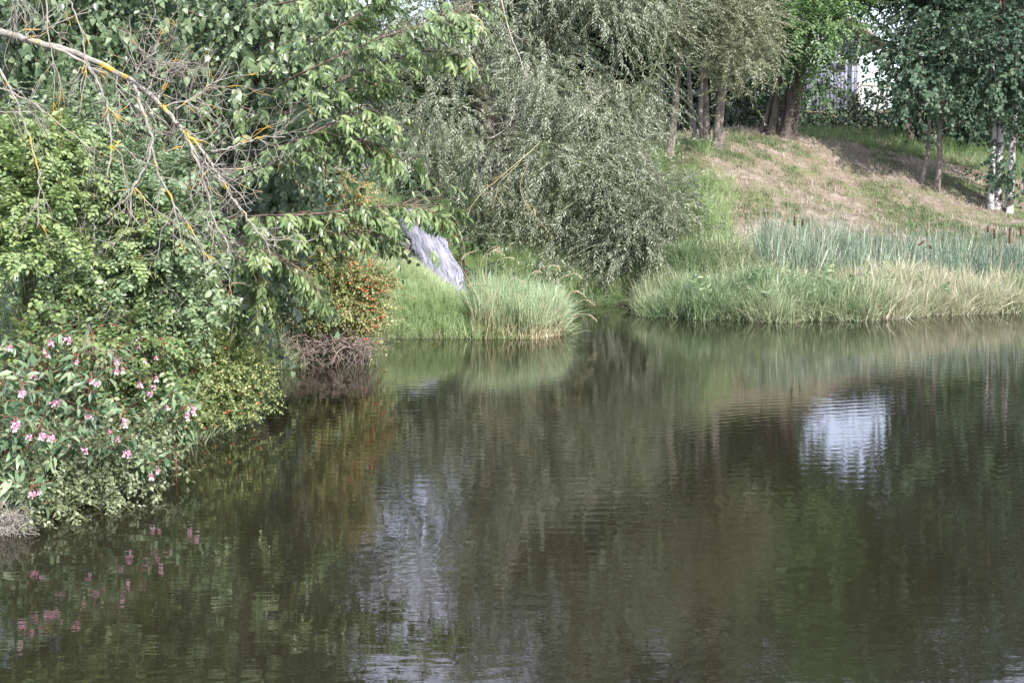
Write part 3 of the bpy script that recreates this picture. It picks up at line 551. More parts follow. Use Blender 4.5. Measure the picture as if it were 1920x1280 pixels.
shrub('rose_shrub', 'bright yellow-green wild rose climbing at the left edge', 'shrub', (60, 760, 10.2),
      [(40, 290, 10.2, 80, 70, .35), (60, 400, 10.0, 110, 90, .4), (200, 430, 10.2, 80, 90, .35, .8), (30, 520, 9.8, 80, 90, .35), (130, 330, 10.3, 70, 60, .3)],
      T_['rose'], M['rose'], M['twig_green'], 170, 13, 0.075, 8, 0.010, limb_frac=0.15, droop=0.1, scale=(0.85, 1.4), dv=0.24, shoots=60, gap=.36)
shrub('rose_shrub', 'grey-green wild rose with arching stems in the middle of the thicket', 'shrub', (230, 780, 10.4),
      [(290, 340, 10.6, 90, 70, .35), (300, 460, 10.5, 90, 80, .35), (200, 560, 10.2, 110, 70, .35), (330, 560, 10.5, 80, 70, .3), (110, 600, 9.9, 100, 60, .3), (150, 230, 10.7, 110, 60, .3, .8)],
      T_['rose'], M['rose_blue'], M['twig_green'], 150, 13, 0.075, 8, 0.010, limb_frac=0.15, droop=0.15, scale=(0.8, 1.4), dv=0.08, shoots=60, gap=.38)
def hips(t, cens_blobs, n, size=0.011, seed=3):
    """small orange-red hips; they share one mesh"""
    g = Geo(); k = 7; v, tr = [], []
    for i, (zz, rr) in enumerate(((-1.15, 0.02), (-0.85, 0.6), (0, 1.0), (0.8, 0.68), (1.1, 0.22), (1.35, 0.3))):
        for j in range(k): a = 6.2832 * j / k; v.append((rr * math.cos(a), rr * math.sin(a), -zz))
    for i in range(5):
        for j in range(k): a, b = i * k + j, i * k + (j + 1) % k; tr += [(a, b, b + k), (a, b + k, a + k)]
    g.add(np.array(v) * size, tr); me = g.mesh('rosehip', [M['hip']], True)
    rr = np.random.default_rng(seed); bl = [b for b in cens_blobs]; ar = np.array([b[3] * b[4] * (b[6] if len(b) > 6 else 1) for b in bl], float); ar /= ar.sum()
    for i in range(n):
        b = bl[rr.choice(len(bl), p=ar)]; a = rr.random() * 6.283; q = math.sqrt(rr.random()) * 1.02
        dd = b[2] - b[5] * math.sqrt(max(0.02, 1.05 - q * q)); p = P(b[0] + b[3] * q * math.cos(a), b[1] + b[4] * q * math.sin(a), dd)
        if p[2] < 0.03: continue
        o = bpy.data.objects.new('rosehip', me); COL.objects.link(o); o.parent = t; o.location = Vector(p) - t.location
        s = 0.7 + 0.6 * rr.random(); o.scale = (s, s, s); o.rotation_euler = (rr.normal(0, .5), rr.normal(0, .5), 0)
low_rose = [(400, 690, 11.3, 90, 60, .4), (455, 730, 11.4, 45, 60, .3), (400, 780, 11.1, 70, 45, .35), (350, 640, 11.4, 60, 40, .3), (340, 790, 10.8, 60, 50, .3)]
t = shrub('rose_shrub', 'low rose bush with scattered orange hips hanging over the water', 'shrub', (360, 790, 11.4), low_rose,
      T_['rose_small'], M['rose_yellow'], M['twig_green'], 380, 12, 0.06, 7, 0.007, limb_frac=0.2, droop=0.15, scale=(0.7, 1.1), dv=-0.12, zmin=0.0)
hips(t, low_rose, 70, 0.0075)
hip_bl = [(630, 380, 15.3, 55, 60, .4), (600, 480, 15.2, 60, 80, .5), (640, 560, 15.1, 60, 55, .45), (685, 555, 15.2, 35, 70, .35), (570, 400, 15.5, 50, 80, .4), (600, 570, 15.1, 50, 38, .4)]
t = shrub('rose_shrub', 'tall yellowing rose bush dotted with red-orange hips beside the grassy mound', 'shrub', (610, 672, 15.4), hip_bl,
      T_['rose_small'], M['rose_yellow'], M['twig_brown'], 260, 13, 0.075, 9, 0.012, limb_frac=0.2, droop=0.1, scale=(0.8, 1.2), dv=0.10, zmin=0.0, shoots=30, shoot_len=.35)
hips(t, [(630, 370, 15.25, 50, 55, .35, .6), (692, 570, 15.1, 42, 85, .35, 2.6), (660, 500, 15.0, 40, 50, .3, .8), (610, 560, 14.9, 45, 60, .3, .3)], 98, 0.0095, 4)
shrub('bramble_shrub', 'grey-leaved bramble trailing into the water at the near left', 'shrub', (120, 900, 8.7),
      [(150, 870, 8.8, 120, 50, .3), (230, 905, 8.9, 60, 40, .25), (80, 930, 8.4, 60, 45, .25), (260, 840, 9.2, 60, 50, .25, .8), (60, 800, 9.2, 90, 60, .3, .6), (170, 935, 8.6, 70, 30, .2), (300, 880, 9.1, 40, 25, .15, .6), (30, 970, 8.0, 60, 35, .2, .8), (130, 962, 8.45, 80, 20, .15), (215, 945, 8.8, 60, 22, .15), (60, 990, 8.2, 60, 18, .12)],
      T_['rose_small'], M['greyleaf'], M['twig_green'], 210, 12, 0.06, 8, 0.006, limb_frac=0.25, droop=0.15, scale=(0.7, 1.5), dv=-0.1, zmin=0.0, shoots=40, shoot_len=.3)
shrub('bramble_shrub', 'leafy green bramble behind the pink balsams', 'shrub', (180, 800, 9.9),
      [(100, 700, 9.7, 130, 70, .3), (250, 740, 10.0, 90, 70, .3), (200, 640, 9.9, 130, 50, .3), (300, 660, 10.4, 80, 60, .3), (30, 650, 9.6, 60, 60, .25)],
      T_['rose'], M['rose'], M['twig_red'], 130, 12, 0.085, 8, 0.008, limb_frac=0.2, droop=0.1, scale=(0.8, 1.3), dv=0.02, shoots=14)
shrub('willow_shrub', 'young grey-leaved willow scrub above the rosehip bush', 'shrub', (590, 560, 16.2),
      [(600, 290, 15.9, 55, 60, .4), (540, 250, 16.2, 60, 90, .4), (560, 340, 15.8, 50, 50, .35), (640, 180, 16.4, 60, 80, .4)],
      T_['willow_fine'], M['greyleaf'], M['twig'], 70, 12, 0.14, 8, 0.015, limb_frac=0.4, droop=0.1, scale=(0.6, 0.95), dv=-0.1)

# far bank shrubs and ivy
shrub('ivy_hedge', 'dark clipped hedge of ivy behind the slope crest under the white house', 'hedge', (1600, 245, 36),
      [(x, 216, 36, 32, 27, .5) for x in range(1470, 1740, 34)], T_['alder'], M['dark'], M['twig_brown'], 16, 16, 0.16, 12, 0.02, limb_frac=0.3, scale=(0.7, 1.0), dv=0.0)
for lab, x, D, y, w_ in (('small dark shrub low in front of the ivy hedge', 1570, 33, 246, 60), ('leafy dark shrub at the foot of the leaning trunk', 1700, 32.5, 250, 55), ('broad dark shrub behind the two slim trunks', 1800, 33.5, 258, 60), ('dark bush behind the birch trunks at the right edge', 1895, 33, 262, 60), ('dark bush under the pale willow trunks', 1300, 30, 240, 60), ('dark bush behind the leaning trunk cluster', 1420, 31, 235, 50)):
    shrub('undergrowth_shrub', lab, 'shrub', (x, y + 35, D), [(x, y - 4, D, w_ * 1.25, 28, .6), (x + 20, y - 20, D + .4, w_, 24, .5)], T_['alder'], M['dark'], M['twig_brown'], 12, 14, 0.18, 6, 0.012, limb_frac=0.3, scale=(0.7, 1.1), dv=0.0, group='shade shrubs along the crest')  # dark leaf colour supplies the deep shade along the crest
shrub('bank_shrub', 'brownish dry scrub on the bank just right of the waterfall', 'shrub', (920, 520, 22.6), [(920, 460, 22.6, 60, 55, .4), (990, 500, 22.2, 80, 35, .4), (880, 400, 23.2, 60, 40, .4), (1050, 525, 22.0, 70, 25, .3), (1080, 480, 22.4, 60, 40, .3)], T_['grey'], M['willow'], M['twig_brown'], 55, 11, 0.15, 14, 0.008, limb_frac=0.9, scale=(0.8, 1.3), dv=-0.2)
shrub('bank_shrub', 'low dark green growth hugging the right side of the waterfall', 'shrub', (880, 540, 21.4), [(880, 440, 22.0, 30, 45, .3), (890, 500, 21.5, 30, 40, .25), (905, 545, 21.2, 45, 22, .2), (850, 400, 22.4, 50, 25, .3)], T_['alder'], M['dark'], M['twig_brown'], 60, 12, 0.10, 8, 0.008, limb_frac=0.3, scale=(0.35, 0.6), dv=0.3)  # dark leaves stand in for the shade beside the fall
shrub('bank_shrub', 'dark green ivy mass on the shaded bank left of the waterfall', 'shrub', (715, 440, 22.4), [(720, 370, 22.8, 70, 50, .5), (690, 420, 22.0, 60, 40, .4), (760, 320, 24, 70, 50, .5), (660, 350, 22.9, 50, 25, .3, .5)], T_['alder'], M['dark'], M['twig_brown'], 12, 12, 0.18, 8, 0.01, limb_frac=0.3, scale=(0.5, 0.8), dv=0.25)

# ------------------------------------------------------------------ wild cherry reaching in from the left
t = thing('cherry_tree', 'wild cherry with long drooping leaves reaching out over the water', 'tree', (-4.9, 14.3, float(Z(-4.9, 14.3))))
tp = trunk_mesh([(-4.9, 14.3, float(Z(-4.9, 14.3)) - .1), (-4.7, 14.2, 1.2), (-4.4, 14.1, 2.4), (-4.2, 14.1, 4.2)], [0.13, 0.11, 0.09, 0.06], M['bark_dark'], 'trunk', t)
cb = [[(430, 190, 13.6), (560, 140, 11.4), (680, 85, 11.1), (790, 45, 11), (850, 22, 10.9), (895, 34, 10.8)], [(450, 240, 13.6), (580, 180, 11.4), (690, 128, 11.1), (800, 96, 10.9), (880, 106, 10.8)],
      [(430, 300, 13.6), (540, 270, 11.3), (620, 232, 11.1), (690, 206, 11), (732, 216, 10.9)], [(440, 330, 13.6), (560, 290, 11.4), (640, 262, 11.1), (700, 268, 11), (724, 284, 11)],
      [(400, 400, 13.6), (500, 404, 11.2), (600, 400, 11), (700, 388, 10.9), (780, 386, 10.8), (846, 412, 10.8)], [(400, 430, 13.6), (510, 430, 11.2), (610, 436, 11), (680, 432, 10.9), (735, 446, 10.9)],
      [(390, 440, 13.6), (470, 460, 11.2), (530, 485, 11), (575, 515, 11), (600, 550, 11)], [(380, 440, 13.6), (440, 470, 11.3), (485, 515, 11.1), (510, 575, 11.1)],
      [(480, 120, 13.6), (600, 70, 11.4), (680, 20, 11.2), (760, -40, 11)], [(360, 460, 13.6), (400, 510, 11.4), (440, 570, 11.3), (450, 620, 11.3)], [(420, 20, 13.6), (560, 0, 11.6), (660, -30, 11.4), (740, -110, 11.2)],
      [(480, 210, 12.4), (600, 190, 11.3), (680, 160, 11.1), (740, 150, 11)]]
gc = Geo(); gb = Geo(); pos, dr, ups, cv = [], [], [], []
for bi, br in enumerate(cb):
    w = np.array([P(*q) for q in br]); root = tp[int(len(tp) * (0.75 if br[0][1] < 250 else 0.5))]
    w = np.vstack([root, (root + w[0]) / 2 + (0, 0, 0.1), w]); pp, rr = smooth_path(w, np.linspace(0.012, 0.0018, len(w)), 6); tube(gb, pp, rr, 6, 0.5, 0, 0.1)
    n = len(pp); k0 = 10
    for i in range(k0, n):
        tg = nrm(pp[min(i + 1, n - 1)] - pp[i - 1]); s = nrm(np.cross(tg, (0, 0, 1)))
        for _ in range(4 if i < n - 3 else 2):
            f = (1 if rng.random() < .5 else -1); q = pp[i] + (pp[i - 1] - pp[i]) * rng.random()
            if rng.random() < 0.45 and i < n - 5:          # a side twig
                e = q + (tg * 0.7 + s * f * (0.5 + rng.random() * .5) + np.array((0, 0, rng.normal(-0.1, .3)))) * (0.12 + 0.28 * rng.random())
                tube(gb, [q, (q + e) / 2 + (0, 0, .02), e], [.003, .002, .0015], 4); q = e
            pos.append(q); dr.append(tg * (0.6 + rng.random() * .5) + s * f * rng.random() * 0.7 + np.array((0, 0, -0.25 - 0.3 * rng.random()))); ups.append(np.array((0, 0, 1)) + rng.normal(0, .3, 3)); cv.append(rng.normal(-0.08, 0.08) + (0.2 if i > n - 2 else 0) + 0.12 * (i / n))
scatter(gc, T_['cherry'], pos, np.array(dr), np.array(ups), 0.62 + 0.36 * rng.random(len(pos)), np.array(cv))
gb.obj('branches', M['twig_brown'], t, smooth=True); gc.obj('foliage', [M['cherry'], M['twig_brown']], t)

# ------------------------------------------------------------------ dead, lichen-covered branches
def twigs(g, pts, r0, r, level, mat=0, n=None, length=0.4, spread=0.9, down=0.0, curl=0.35):
    """bare side twigs along a polyline"""
    pts = np.asarray(pts); N_ = len(pts); n = n if n is not None else max(2, N_ // 2)
    for _ in range(n):
        i = r.integers(max(1, N_ // 6), N_ - 1); tg = nrm(pts[i + 1] - pts[i - 1]); s = nrm(r.normal(size=3)); s = nrm(s - tg * (s @ tg)); s[1] *= 0.5
        d = nrm(tg * 0.8 + s * spread + np.array((0, 0, -down))); L_ = length * (0.4 + 0.8 * r.random()); q = [pts[i]]; m = 7
        for k in range(m):
            d = nrm(d + r.normal(0, curl, 3) * 0.6 + np.array((0, 0, -down * 0.3))); q.append(q[-1] + d * L_ / m)
        rr = np.linspace(r0, r0 * 0.35, m + 1); tube(g, q, rr, 4, 0.5, mat)
        if level > 0: twigs(g, q, r0 * 0.6, r, level - 1, mat, int(3 + 2 * r.random()), length * 0.55, spread, down, curl)
def dead_branch(parent, lines, D, r, tw, n, length, mat, name='branch', seed=1, level=1, spread=1.0, down=0.0):
    if name == 'twigs' and len(lines) > 1:
        for k, (ln, q) in enumerate(zip(lines, r)): dead_branch(parent, [ln], D, [q], tw, n, length, mat, 'twig', seed + k, level, spread, down)
        return
    rr_ = np.random.default_rng(seed); g = Geo()
    for ln, (ra, rb) in zip(lines, r):
        w = [P(q[0], q[1], D + (q[2] if len(q) > 2 else 0)) for q in ln]; pp, rr = smooth_path(w, np.linspace(ra, rb, len(w)), 6)
        pp = pp + rr_.normal(0, 0.003, pp.shape); tube(g, pp, rr, 7, 0.5, 0, 0.15); twigs(g, pp, min(tw, rb * .9), rr_, level, 0, n, length, spread, down)
    return g.obj(name, mat, parent, smooth=True)
t = thing('dead_tree', 'dead grey tree limb spotted with orange lichen arching down over the thicket', 'dead tree', (-3.6, 7.2, float(Z(-3.6, 7.2))))
trunk_mesh([(-3.6, 7.2, float(Z(-3.6, 7.2)) - .1), (-3.5, 7.15, 1.4), (-3.3, 7.1, 2.3), P(-160, 30, 7.1)], [0.06, 0.05, 0.035, 0.022], M['lichen'], 'trunk', t)
dead_branch(t, [[(-160, 30, .1), (0, 60, .1), (60, 78), (140, 98), (235, 145), (300, 195), (335, 235), (365, 285)]], 7.0, [(0.0165, 0.008)], 0.0045, 12, 0.34, M['lichen'], 'main_branch', 21, 1, 1.1)
dead_branch(t, [[(248, 152), (262, 190), (276, 235), (285, 275), (272, 315), (250, 350), (243, 400)], [(283, 270), (300, 330), (330, 385), (365, 440), (400, 500)], [(100, 90), (160, 120), (190, 170), (205, 230), (208, 290), (200, 335)]],
            6.95, [(0.008, 0.004), (0.0055, 0.003), (0.007, 0.0035)], 0.0032, 9, 0.24, M['lichen'], 'side_branch', 22, 1, 1.0, 0.1)
dead_branch(t, [[(350, 248), (385, 290), (410, 330), (435, 370), (470, 415), (500, 455)], [(352, 262), (372, 310), (388, 360), (400, 410), (425, 455), (428, 480)], [(395, 285), (440, 275), (490, 258), (535, 258)], [(330, 205), (370, 180), (400, 150)], [(250, 145), (270, 115), (300, 95)], [(275, 175), (295, 130), (315, 110)]],
            6.9, [(0.0075, 0.003), (0.007, 0.003), (0.005, 0.002), (0.004, 0.002), (0.004, 0.002), (0.0035, 0.002)], 0.003, 11, 0.26, M['lichen'], 'side_branch', 23, 1, 1.1)
t = thing('dead_tree', 'thin bare grey branches hanging straight down at the far left edge', 'dead tree', (-3.3, 6.4, float(Z(-3.3, 6.4))))
trunk_mesh([(-3.3, 6.4, float(Z(-3.3, 6.4)) - .1), (-3.2, 6.4, 1.5), P(-200, 60, 6.4), P(-60, -80, 6.4), P(120, -90, 6.5)], [0.035, 0.03, 0.022, 0.014, 0.01], M['lichen'], 'trunk', t)
dead_branch(t, [[(-50, 60), (0, 130), (35, 200), (62, 280), (73, 340), (70, 430)], [(80, -60), (88, 30), (98, 100), (100, 130)], [(125, -60), (130, 0), (150, 50), (160, 110), (163, 130)], [(30, -60), (32, 0), (33, 50)], [(-60, 150), (0, 165), (70, 200), (140, 255), (180, 290)], [(-50, 10), (40, -30), (110, -70)], [(-60, 215), (0, 212), (70, 208)]],
            6.4, [(0.006, 0.002), (0.004, 0.002), (0.004, 0.002), (0.003, 0.002), (0.004, 0.0015), (0.004, 0.003), (0.003, 0.002)], 0.0022, 7, 0.20, M['lichen'], 'branch', 31, 1, 0.9, 0.3)
def bare_bush(name, label, cat, base, blobs, n, r, seed, mat, length=0.3, level=2, down=0.0, z0=None, name2='twigs', group=None):
    rr = np.random.default_rng(seed); b0 = P(*base); b = np.array((b0[0], b0[1], max(0, float(Z(b0[0], b0[1]))) - .03 if z0 is None else z0)); t = thing(name, label, cat, b, group); g = Geo()
    for i in range(n):
        bl = blobs[rr.integers(len(blobs))]; c = P(bl[0], bl[1], bl[2]) + nrm(rr.normal(size=3)) * np.array((bl[3] * bl[2] / F, bl[5], bl[4] * bl[2] / F)) * rr.random() ** .4
        m = (b + c) / 2 + rr.normal(0, 0.12, 3) * np.linalg.norm(c - b) * .5; pp, q = smooth_path([b + rr.normal(0, .05, 3) * (1, 1, 0), m, c], [r, r * .7, r * .35], 6); tube(g, pp, q, 5, .5, 0, .1)
        twigs(g, pp[len(pp) // 2:], r * .4, rr, level - 1, 0, 6, length, 1.2, down, 0.6)
    g.obj(name2, mat, t, smooth=True); return t
bare_bush('dead_shrub', 'tangled grey leafless twigs near the top beside the cherry leaves', 'dead shrub', (440, 620, 15.4), [(650, 50, 14.2, 60, 60, .3), (560, 20, 14.2, 60, 50, .3), (620, 120, 14.2, 60, 50, .3), (540, 130, 13.8, 60, 50, .2)], 26, 0.012, 41, M['twig'], 0.55)
bare_bush('dead_shrub', 'dead brown and grey twigs in the dark hollow behind the lichen branch', 'dead shrub', (40, 600, 13.8), [(380, 130, 12.2, 130, 60, .2), (440, 230, 12.1, 110, 80, .2), (450, 330, 12.0, 90, 80, .2), (300, 90, 12.2, 120, 40, .2), (470, 430, 12.0, 80, 50, .2)], 26, 0.009, 42, M['twig_dim'], 0.45)
# exposed roots and driftwood tangle at the waterline
rr = np.random.default_rng(51); b = P(590, 672, 15.0); t = thing('root_tangle', 'tangle of bare grey roots and sticks at the waterline under the rosehip bush', 'roots', (b[0], b[1], 0.0)); g = Geo()
for i in range(230):
    x0 = 492 + 200 * rr.random() ** 0.9; q = [P(x0 + rr.normal(0, 8), 622 + 28 * rr.random() + max(0, (x0 - 600)) * .15, 14.72 + rr.random() * .25)]; d = nrm(np.array((rr.normal(.2, .9), -.35 * rr.random(), -.35 - .5 * rr.random())))
    L_ = 0.25 + .3 * rr.random()
    for k in range(8):
        d = nrm(d + rr.normal(0, .38, 3) * (1, .5, .8)); n_ = q[-1] + d * L_ / 8
        n_[2] = max(n_[2], -0.03); q.append(n_)
    r1 = .0025 + .006 * rr.random() ** 2; tube(g, q, np.linspace(r1, r1 * .5, 9), 4)
g.obj('roots', M['root'], t, smooth=True)
bare_bush('dead_shrub', 'fine pale dry stalks poking through the rose leaves at mid-left', 'dead shrub', (120, 760, 10.3), [(250, 420, 10.1, 130, 90, .15), (330, 540, 10.2, 80, 60, .15), (160, 560, 9.7, 100, 60, .15), (100, 260, 10.2, 90, 60, .15), (180, 660, 9.2, 100, 40, .1)], 34, 0.0035, 47, M['twig'], 0.22, 2, .1)
bare_bush('dead_shrub', 'dry grey twigs and stalks trailing into the water at the lower left edge', 'dead shrub', (-30, 980, 7.9), [(0, 950, 7.8, 40, 30, .1), (30, 985, 7.8, 40, 30, .1), (60, 1000, 8.0, 40, 20, .1)], 22, 0.004, 45, M['twig'], 0.14, 2, .3)
t = thing('willow_branch', 'yellow lichen-covered twigs hanging bare in front of the willow', 'branch', P(980, 300, 21.9))
dead_branch(t, [[(1010, 270, .3), (970, 305), (932, 338), (900, 365), (880, 395), (870, 430)], [(985, 290, .2), (960, 320), (935, 345), (932, 370), (950, 390)], [(870, 430), (850, 445), (820, 450)], [(1000, 290, .3), (975, 350, .1), (1000, 400), (1040, 450)]], 21.5, [(0.005, 0.0035), (0.004, 0.003), (0.003, 0.002), (0.003, 0.002)], 0.002, 4, 0.3, M['lichen_y'], 'twigs', 61, 1, 1.0, .2)
t = thing('willow_branch', 'pale bare twigs crossing the willow leaves high up', 'branch', P(930, 120, 22.2))
dead_branch(t, [[(940, 0), (955, 60), (975, 110), (985, 150)], [(900, 260), (930, 255), (960, 225), (965, 180)], [(1080, 225), (1110, 195), (1140, 170)], [(1140, 250), (1160, 280), (1175, 300)]], 22.4, [(0.012, 0.006), (0.010, 0.005), (0.009, 0.004), (0.007, 0.003)], 0.004, 7, 0.4, M['twig'], 'twigs', 62, 1)

# ------------------------------------------------------------------ pink balsams
def petals():
    g = Geo(); k = 8
    ring = lambda y, r_, z=0: [(r_ * math.cos(6.2832 * j / k), y, z + r_ * math.sin(6.2832 * j / k)) for j in range(k)]
    v = ring(-.016, .001) + ring(-.012, .006) + ring(-.002, .0085) + ring(.004, .0095); tr = []
    for i in range(3):
        for j in range(k): a, b = i * k + j, i * k + (j + 1) % k; tr += [(a, b, b + k), (a, b + k, a + k)]
    g.add(v, tr, np.repeat([.1, .25, .5, .8], k), .5)
    for sx in (-1, 1):                                     # two lower lobes
        pv = [(0, .004, -.006), (sx * .008, .008, -.006), (sx * .014, .012, -.014), (sx * .008, .013, -.020), (0, .010, -.014)]; g.add(pv, [(0, 1, 4), (1, 2, 4), (2, 3, 4)], [.5, .6, .9, 1, .7], .5)
    g.add([(-.008, .004, .006), (.008, .004, .006), (.010, .009, .014), (0, .012, .018), (-.010, .009, .014)], [(0, 1, 2), (0, 2, 3), (0, 3, 4)], [.3, .3, .7, 1, .7], .5)
    return g
pet = petals(); pa = pet.arrays()
def flower_head(n, r_):
    g = Geo()
    for i in range(n):
        az = r_.random() * 6.283; d = np.array((math.cos(az), math.sin(az) - .6, -0.2)); R = frame(d, np.array((0, 0, 1.0))); p = np.array((r_.normal(0, .012), r_.normal(0, .010), -.008 + r_.normal(0, .012)))
        g.add((pa[0] * (0.75 + .4 * r_.random())) @ R.T + p, pa[1], np.clip(pa[2] + r_.normal(0, .2), 0, 1), .5, 0); tube(g, [(0, 0, .02), p + (0, 0, .012), p], [.0008] * 3, 3, .5, 0.5, 1)
    return g
rf = np.random.default_rng(71)
heads = [flower_head(n, rf).mesh('flower', [M['petal'], M['twig_red']]) for n in (3, 4, 2, 3)]
bal = [((95, 632, 9.20), [(95, 640), (82, 655), (90, 665)], 'balsam with the highest cluster of pink flowers at the left'), ((20, 648, 8.80), [(20, 648)], 'balsam with one pale pink bloom at the left edge'),
       ((145, 668, 9.20), [(146, 676), (128, 632)], 'balsam whose single bloom hangs between two flower clusters'), ((215, 660, 9.40), [(218, 676), (228, 690)], 'balsam with a thin stem and two light blooms'),
       ((290, 655, 9.80), [(292, 668), (272, 672), (258, 640)], 'balsam with open pink blooms nearest the rosehip bush'), ((262, 708, 9.50), [(262, 718), (289, 722), (283, 734), (292, 706)], 'balsam carrying the densest bunch of deep pink flowers'),
       ((345, 762, 9.50), [(350, 778), (362, 768)], 'balsam leaning furthest out to the water with pink flowers'), ((310, 750, 9.30), [(312, 760)], 'short balsam with a small bloom below the dense bunch'),
       ((62, 690, 8.70), [(66, 700), (40, 696)], 'balsam with long grey-green leaves and two pale blooms'), ((42, 722, 8.40), [(44, 732)], 'broad-leaved balsam with one drooping pink flower'),
       ((105, 742, 8.80), [(98, 752), (110, 750)], 'balsam with a pair of flowers above the bramble'), ((170, 706, 9.10), [(172, 712), (184, 716), (220, 692)], 'balsam in the middle of the patch with purple-pink buds'),
       ((32, 782, 8.10), [(32, 790), (25, 800)], 'balsam with two deep pink blooms low at the left edge'), ((70, 805, 8.10), [(56, 815), (82, 812), (98, 816)], 'balsam with three small flowers in a row'),
       ((165, 770, 8.60), [(168, 778)], 'balsam with one pale flower among long leaves'), ((222, 830, 8.60), [(220, 820), (240, 845)], 'low balsam with whitish flowers on the bramble'),
       ((298, 868, 8.70), [(298, 880), (284, 888)], 'balsam with bright magenta blooms closest to the water'), ((62, 912, 7.90), [(62, 922), (74, 920)], 'lowest balsam with two white-pink flowers by the water'),
       ((235, 770, 9.00), [(232, 790), (205, 808)], 'balsam with narrow leaves and tiny blooms over the bank'), ((150, 820, 8.40), [(160, 840)], 'balsam with broad leaves and one hidden bloom')]
for i, (top, fl, lab) in enumerate(bal):
    tp_ = P(*top); bx, by = tp_[0] - .12 + rf.normal(0, .05), tp_[1] + .12 + rf.random() * .1; bz = max(0, float(Z(bx, by))); t = thing('balsam_plant', lab, 'flowering plant', (bx, by, bz), 'pink balsams on the near left bank')
    w, q = smooth_path([(bx, by, bz - .03), ((bx + tp_[0]) / 2 - .02, (by + tp_[1]) / 2, (bz + tp_[2]) / 2 + .03), tp_], [.007, .0055, .003], 6); g = Geo(); tube(g, w, q, 6); 
    gl = Geo(); pos, dd = [], []
    for k in range(4, len(w)):
        for _ in range(2): az = rf.random() * 6.283; pos.append(w[k]); dd.append((math.cos(az), math.sin(az) * .8 - .3, .35 + rf.normal(0, .3)))
    scatter(gl, T_['balsam'], pos, np.array(dd), np.tile((0, 0, 1.0), (len(pos), 1)), .6 + .35 * rf.random(len(pos)), rf.normal(.05, .12, len(pos)))
    for (fx, fy) in fl:
        p = P(fx, fy, top[2] - .06 - .08 * rf.random()); tube(g, [w[-2], (w[-1] + p) / 2 + (0, 0, .03), p + (0, 0, .02)], [.002, .0015, .001], 4)
        o = bpy.data.objects.new('flower', heads[rf.integers(4)]); COL.objects.link(o); o.parent = t; o.location = Vector(p) - t.location; o.rotation_euler = (0, 0, rf.normal(0, .5)); s = .68 + .35 * rf.random(); o.scale = (s, s, s)
    g.obj('stem', M['twig_red'], t, smooth=True); gl.obj('leaves', [M['balsam'], M['twig_red']], t)

# ------------------------------------------------------------------ grasses
def pts_in(n, x0, x1, y0, y1, f=None):
    x = x0 + (x1 - x0) * rng.random(n); y = y0 + (y1 - y0) * rng.random(n)
    k = sdist(x, y) > -0.04
    if f is not None: k &= f(x, y)
    return x[k], y[k]
def stuff(g, name, mats, label):
    o = g.obj(name, mats); tag(o, label, 'grass', kind='stuff'); return o
PX = lambda x, y: 960 + x / y * F
# green grass on the mound left of the island
g = Geo(); x, y = pts_in(5200, -2.2, .7, 16.6, 20.2, lambda x, y: (PX(x, y) > 700) & (PX(x, y) < 1000)); plant_up(g, T_['tuft'], x, y, .28 + .5 * rng.random(len(x)) * np.clip((PX(x, y) - 740) / 120, .25, 1), n2(x, y, 1.2, 5) * .6 - .12, .25)
x, y = pts_in(1500, -2.6, -1.3, 20.2, 23.5, lambda x, y: PX(x, y) < 745); plant_up(g, T_['tuft'], x, y, .3 + .3 * rng.random(len(x)), n2(x, y, 1.2, 5) * .5 - .3, .2)
stuff(g, 'mound_grass', M['grass'], 'bright green grass covering the mound below the waterfall')
# reed-grass clump on the island tip
b = P(975, 632, 17.4); t = thing('reed_clump', 'tall pale reed-grass clump with straw bases at the tip of the grassy point', 'grass clump', (b[0], b[1], 0.03)); g = Geo()
x, y = pts_in(1100, -.5, .62, 17.15, 18.2, lambda x, y: (PX(x, y) > 892) & (PX(x, y) < 1052)); plant_up(g, T_['reed'], x, y, .42 + .30 * rng.random(len(x)) + .14 * n2(x, y, 3, 18), n2(x, y, 2.2, 8) * .6 - .3 + (rng.random(len(x)) < .12) * .45, .2)
x, y = pts_in(110, .35, .55, 17.2, 18.0); plant_up(g, T_['reed'], x, y, .55 + .25 * rng.random(len(x)), n2(x, y, 2.2, 8) * .4 - .2, .45)
g.obj('blades', M['reed'], t)
def plume_stalk(parent, pts, D, name='seed_head', ln=.16):
    g = Geo(); w, q = smooth_path([P(a, b_, D) for a, b_ in pts], np.linspace(.0035, .0014, len(pts)), 6); tube(g, w, q, 4, .5, 0)
    k = int(len(w) * .45); v = w[-k:]
    for i in range(len(v) - 1):
        for _ in range(9):
            p = v[i] + (v[i + 1] - v[i]) * rng.random(); d = nrm(nrm(v[i + 1] - v[i]) + rng.normal(0, .35, 3) + (0, 0, -.3)); s = nrm(np.cross(d, rng.normal(size=3))) * .0022; e = p + d * .022
            g.add([p - s * .6, p + s * .6, e + s, e - s], [(0, 1, 2), (0, 2, 3)], rng.random(), .5, 1)
    return g.obj(name, [M['straw'], M['seed']], parent)
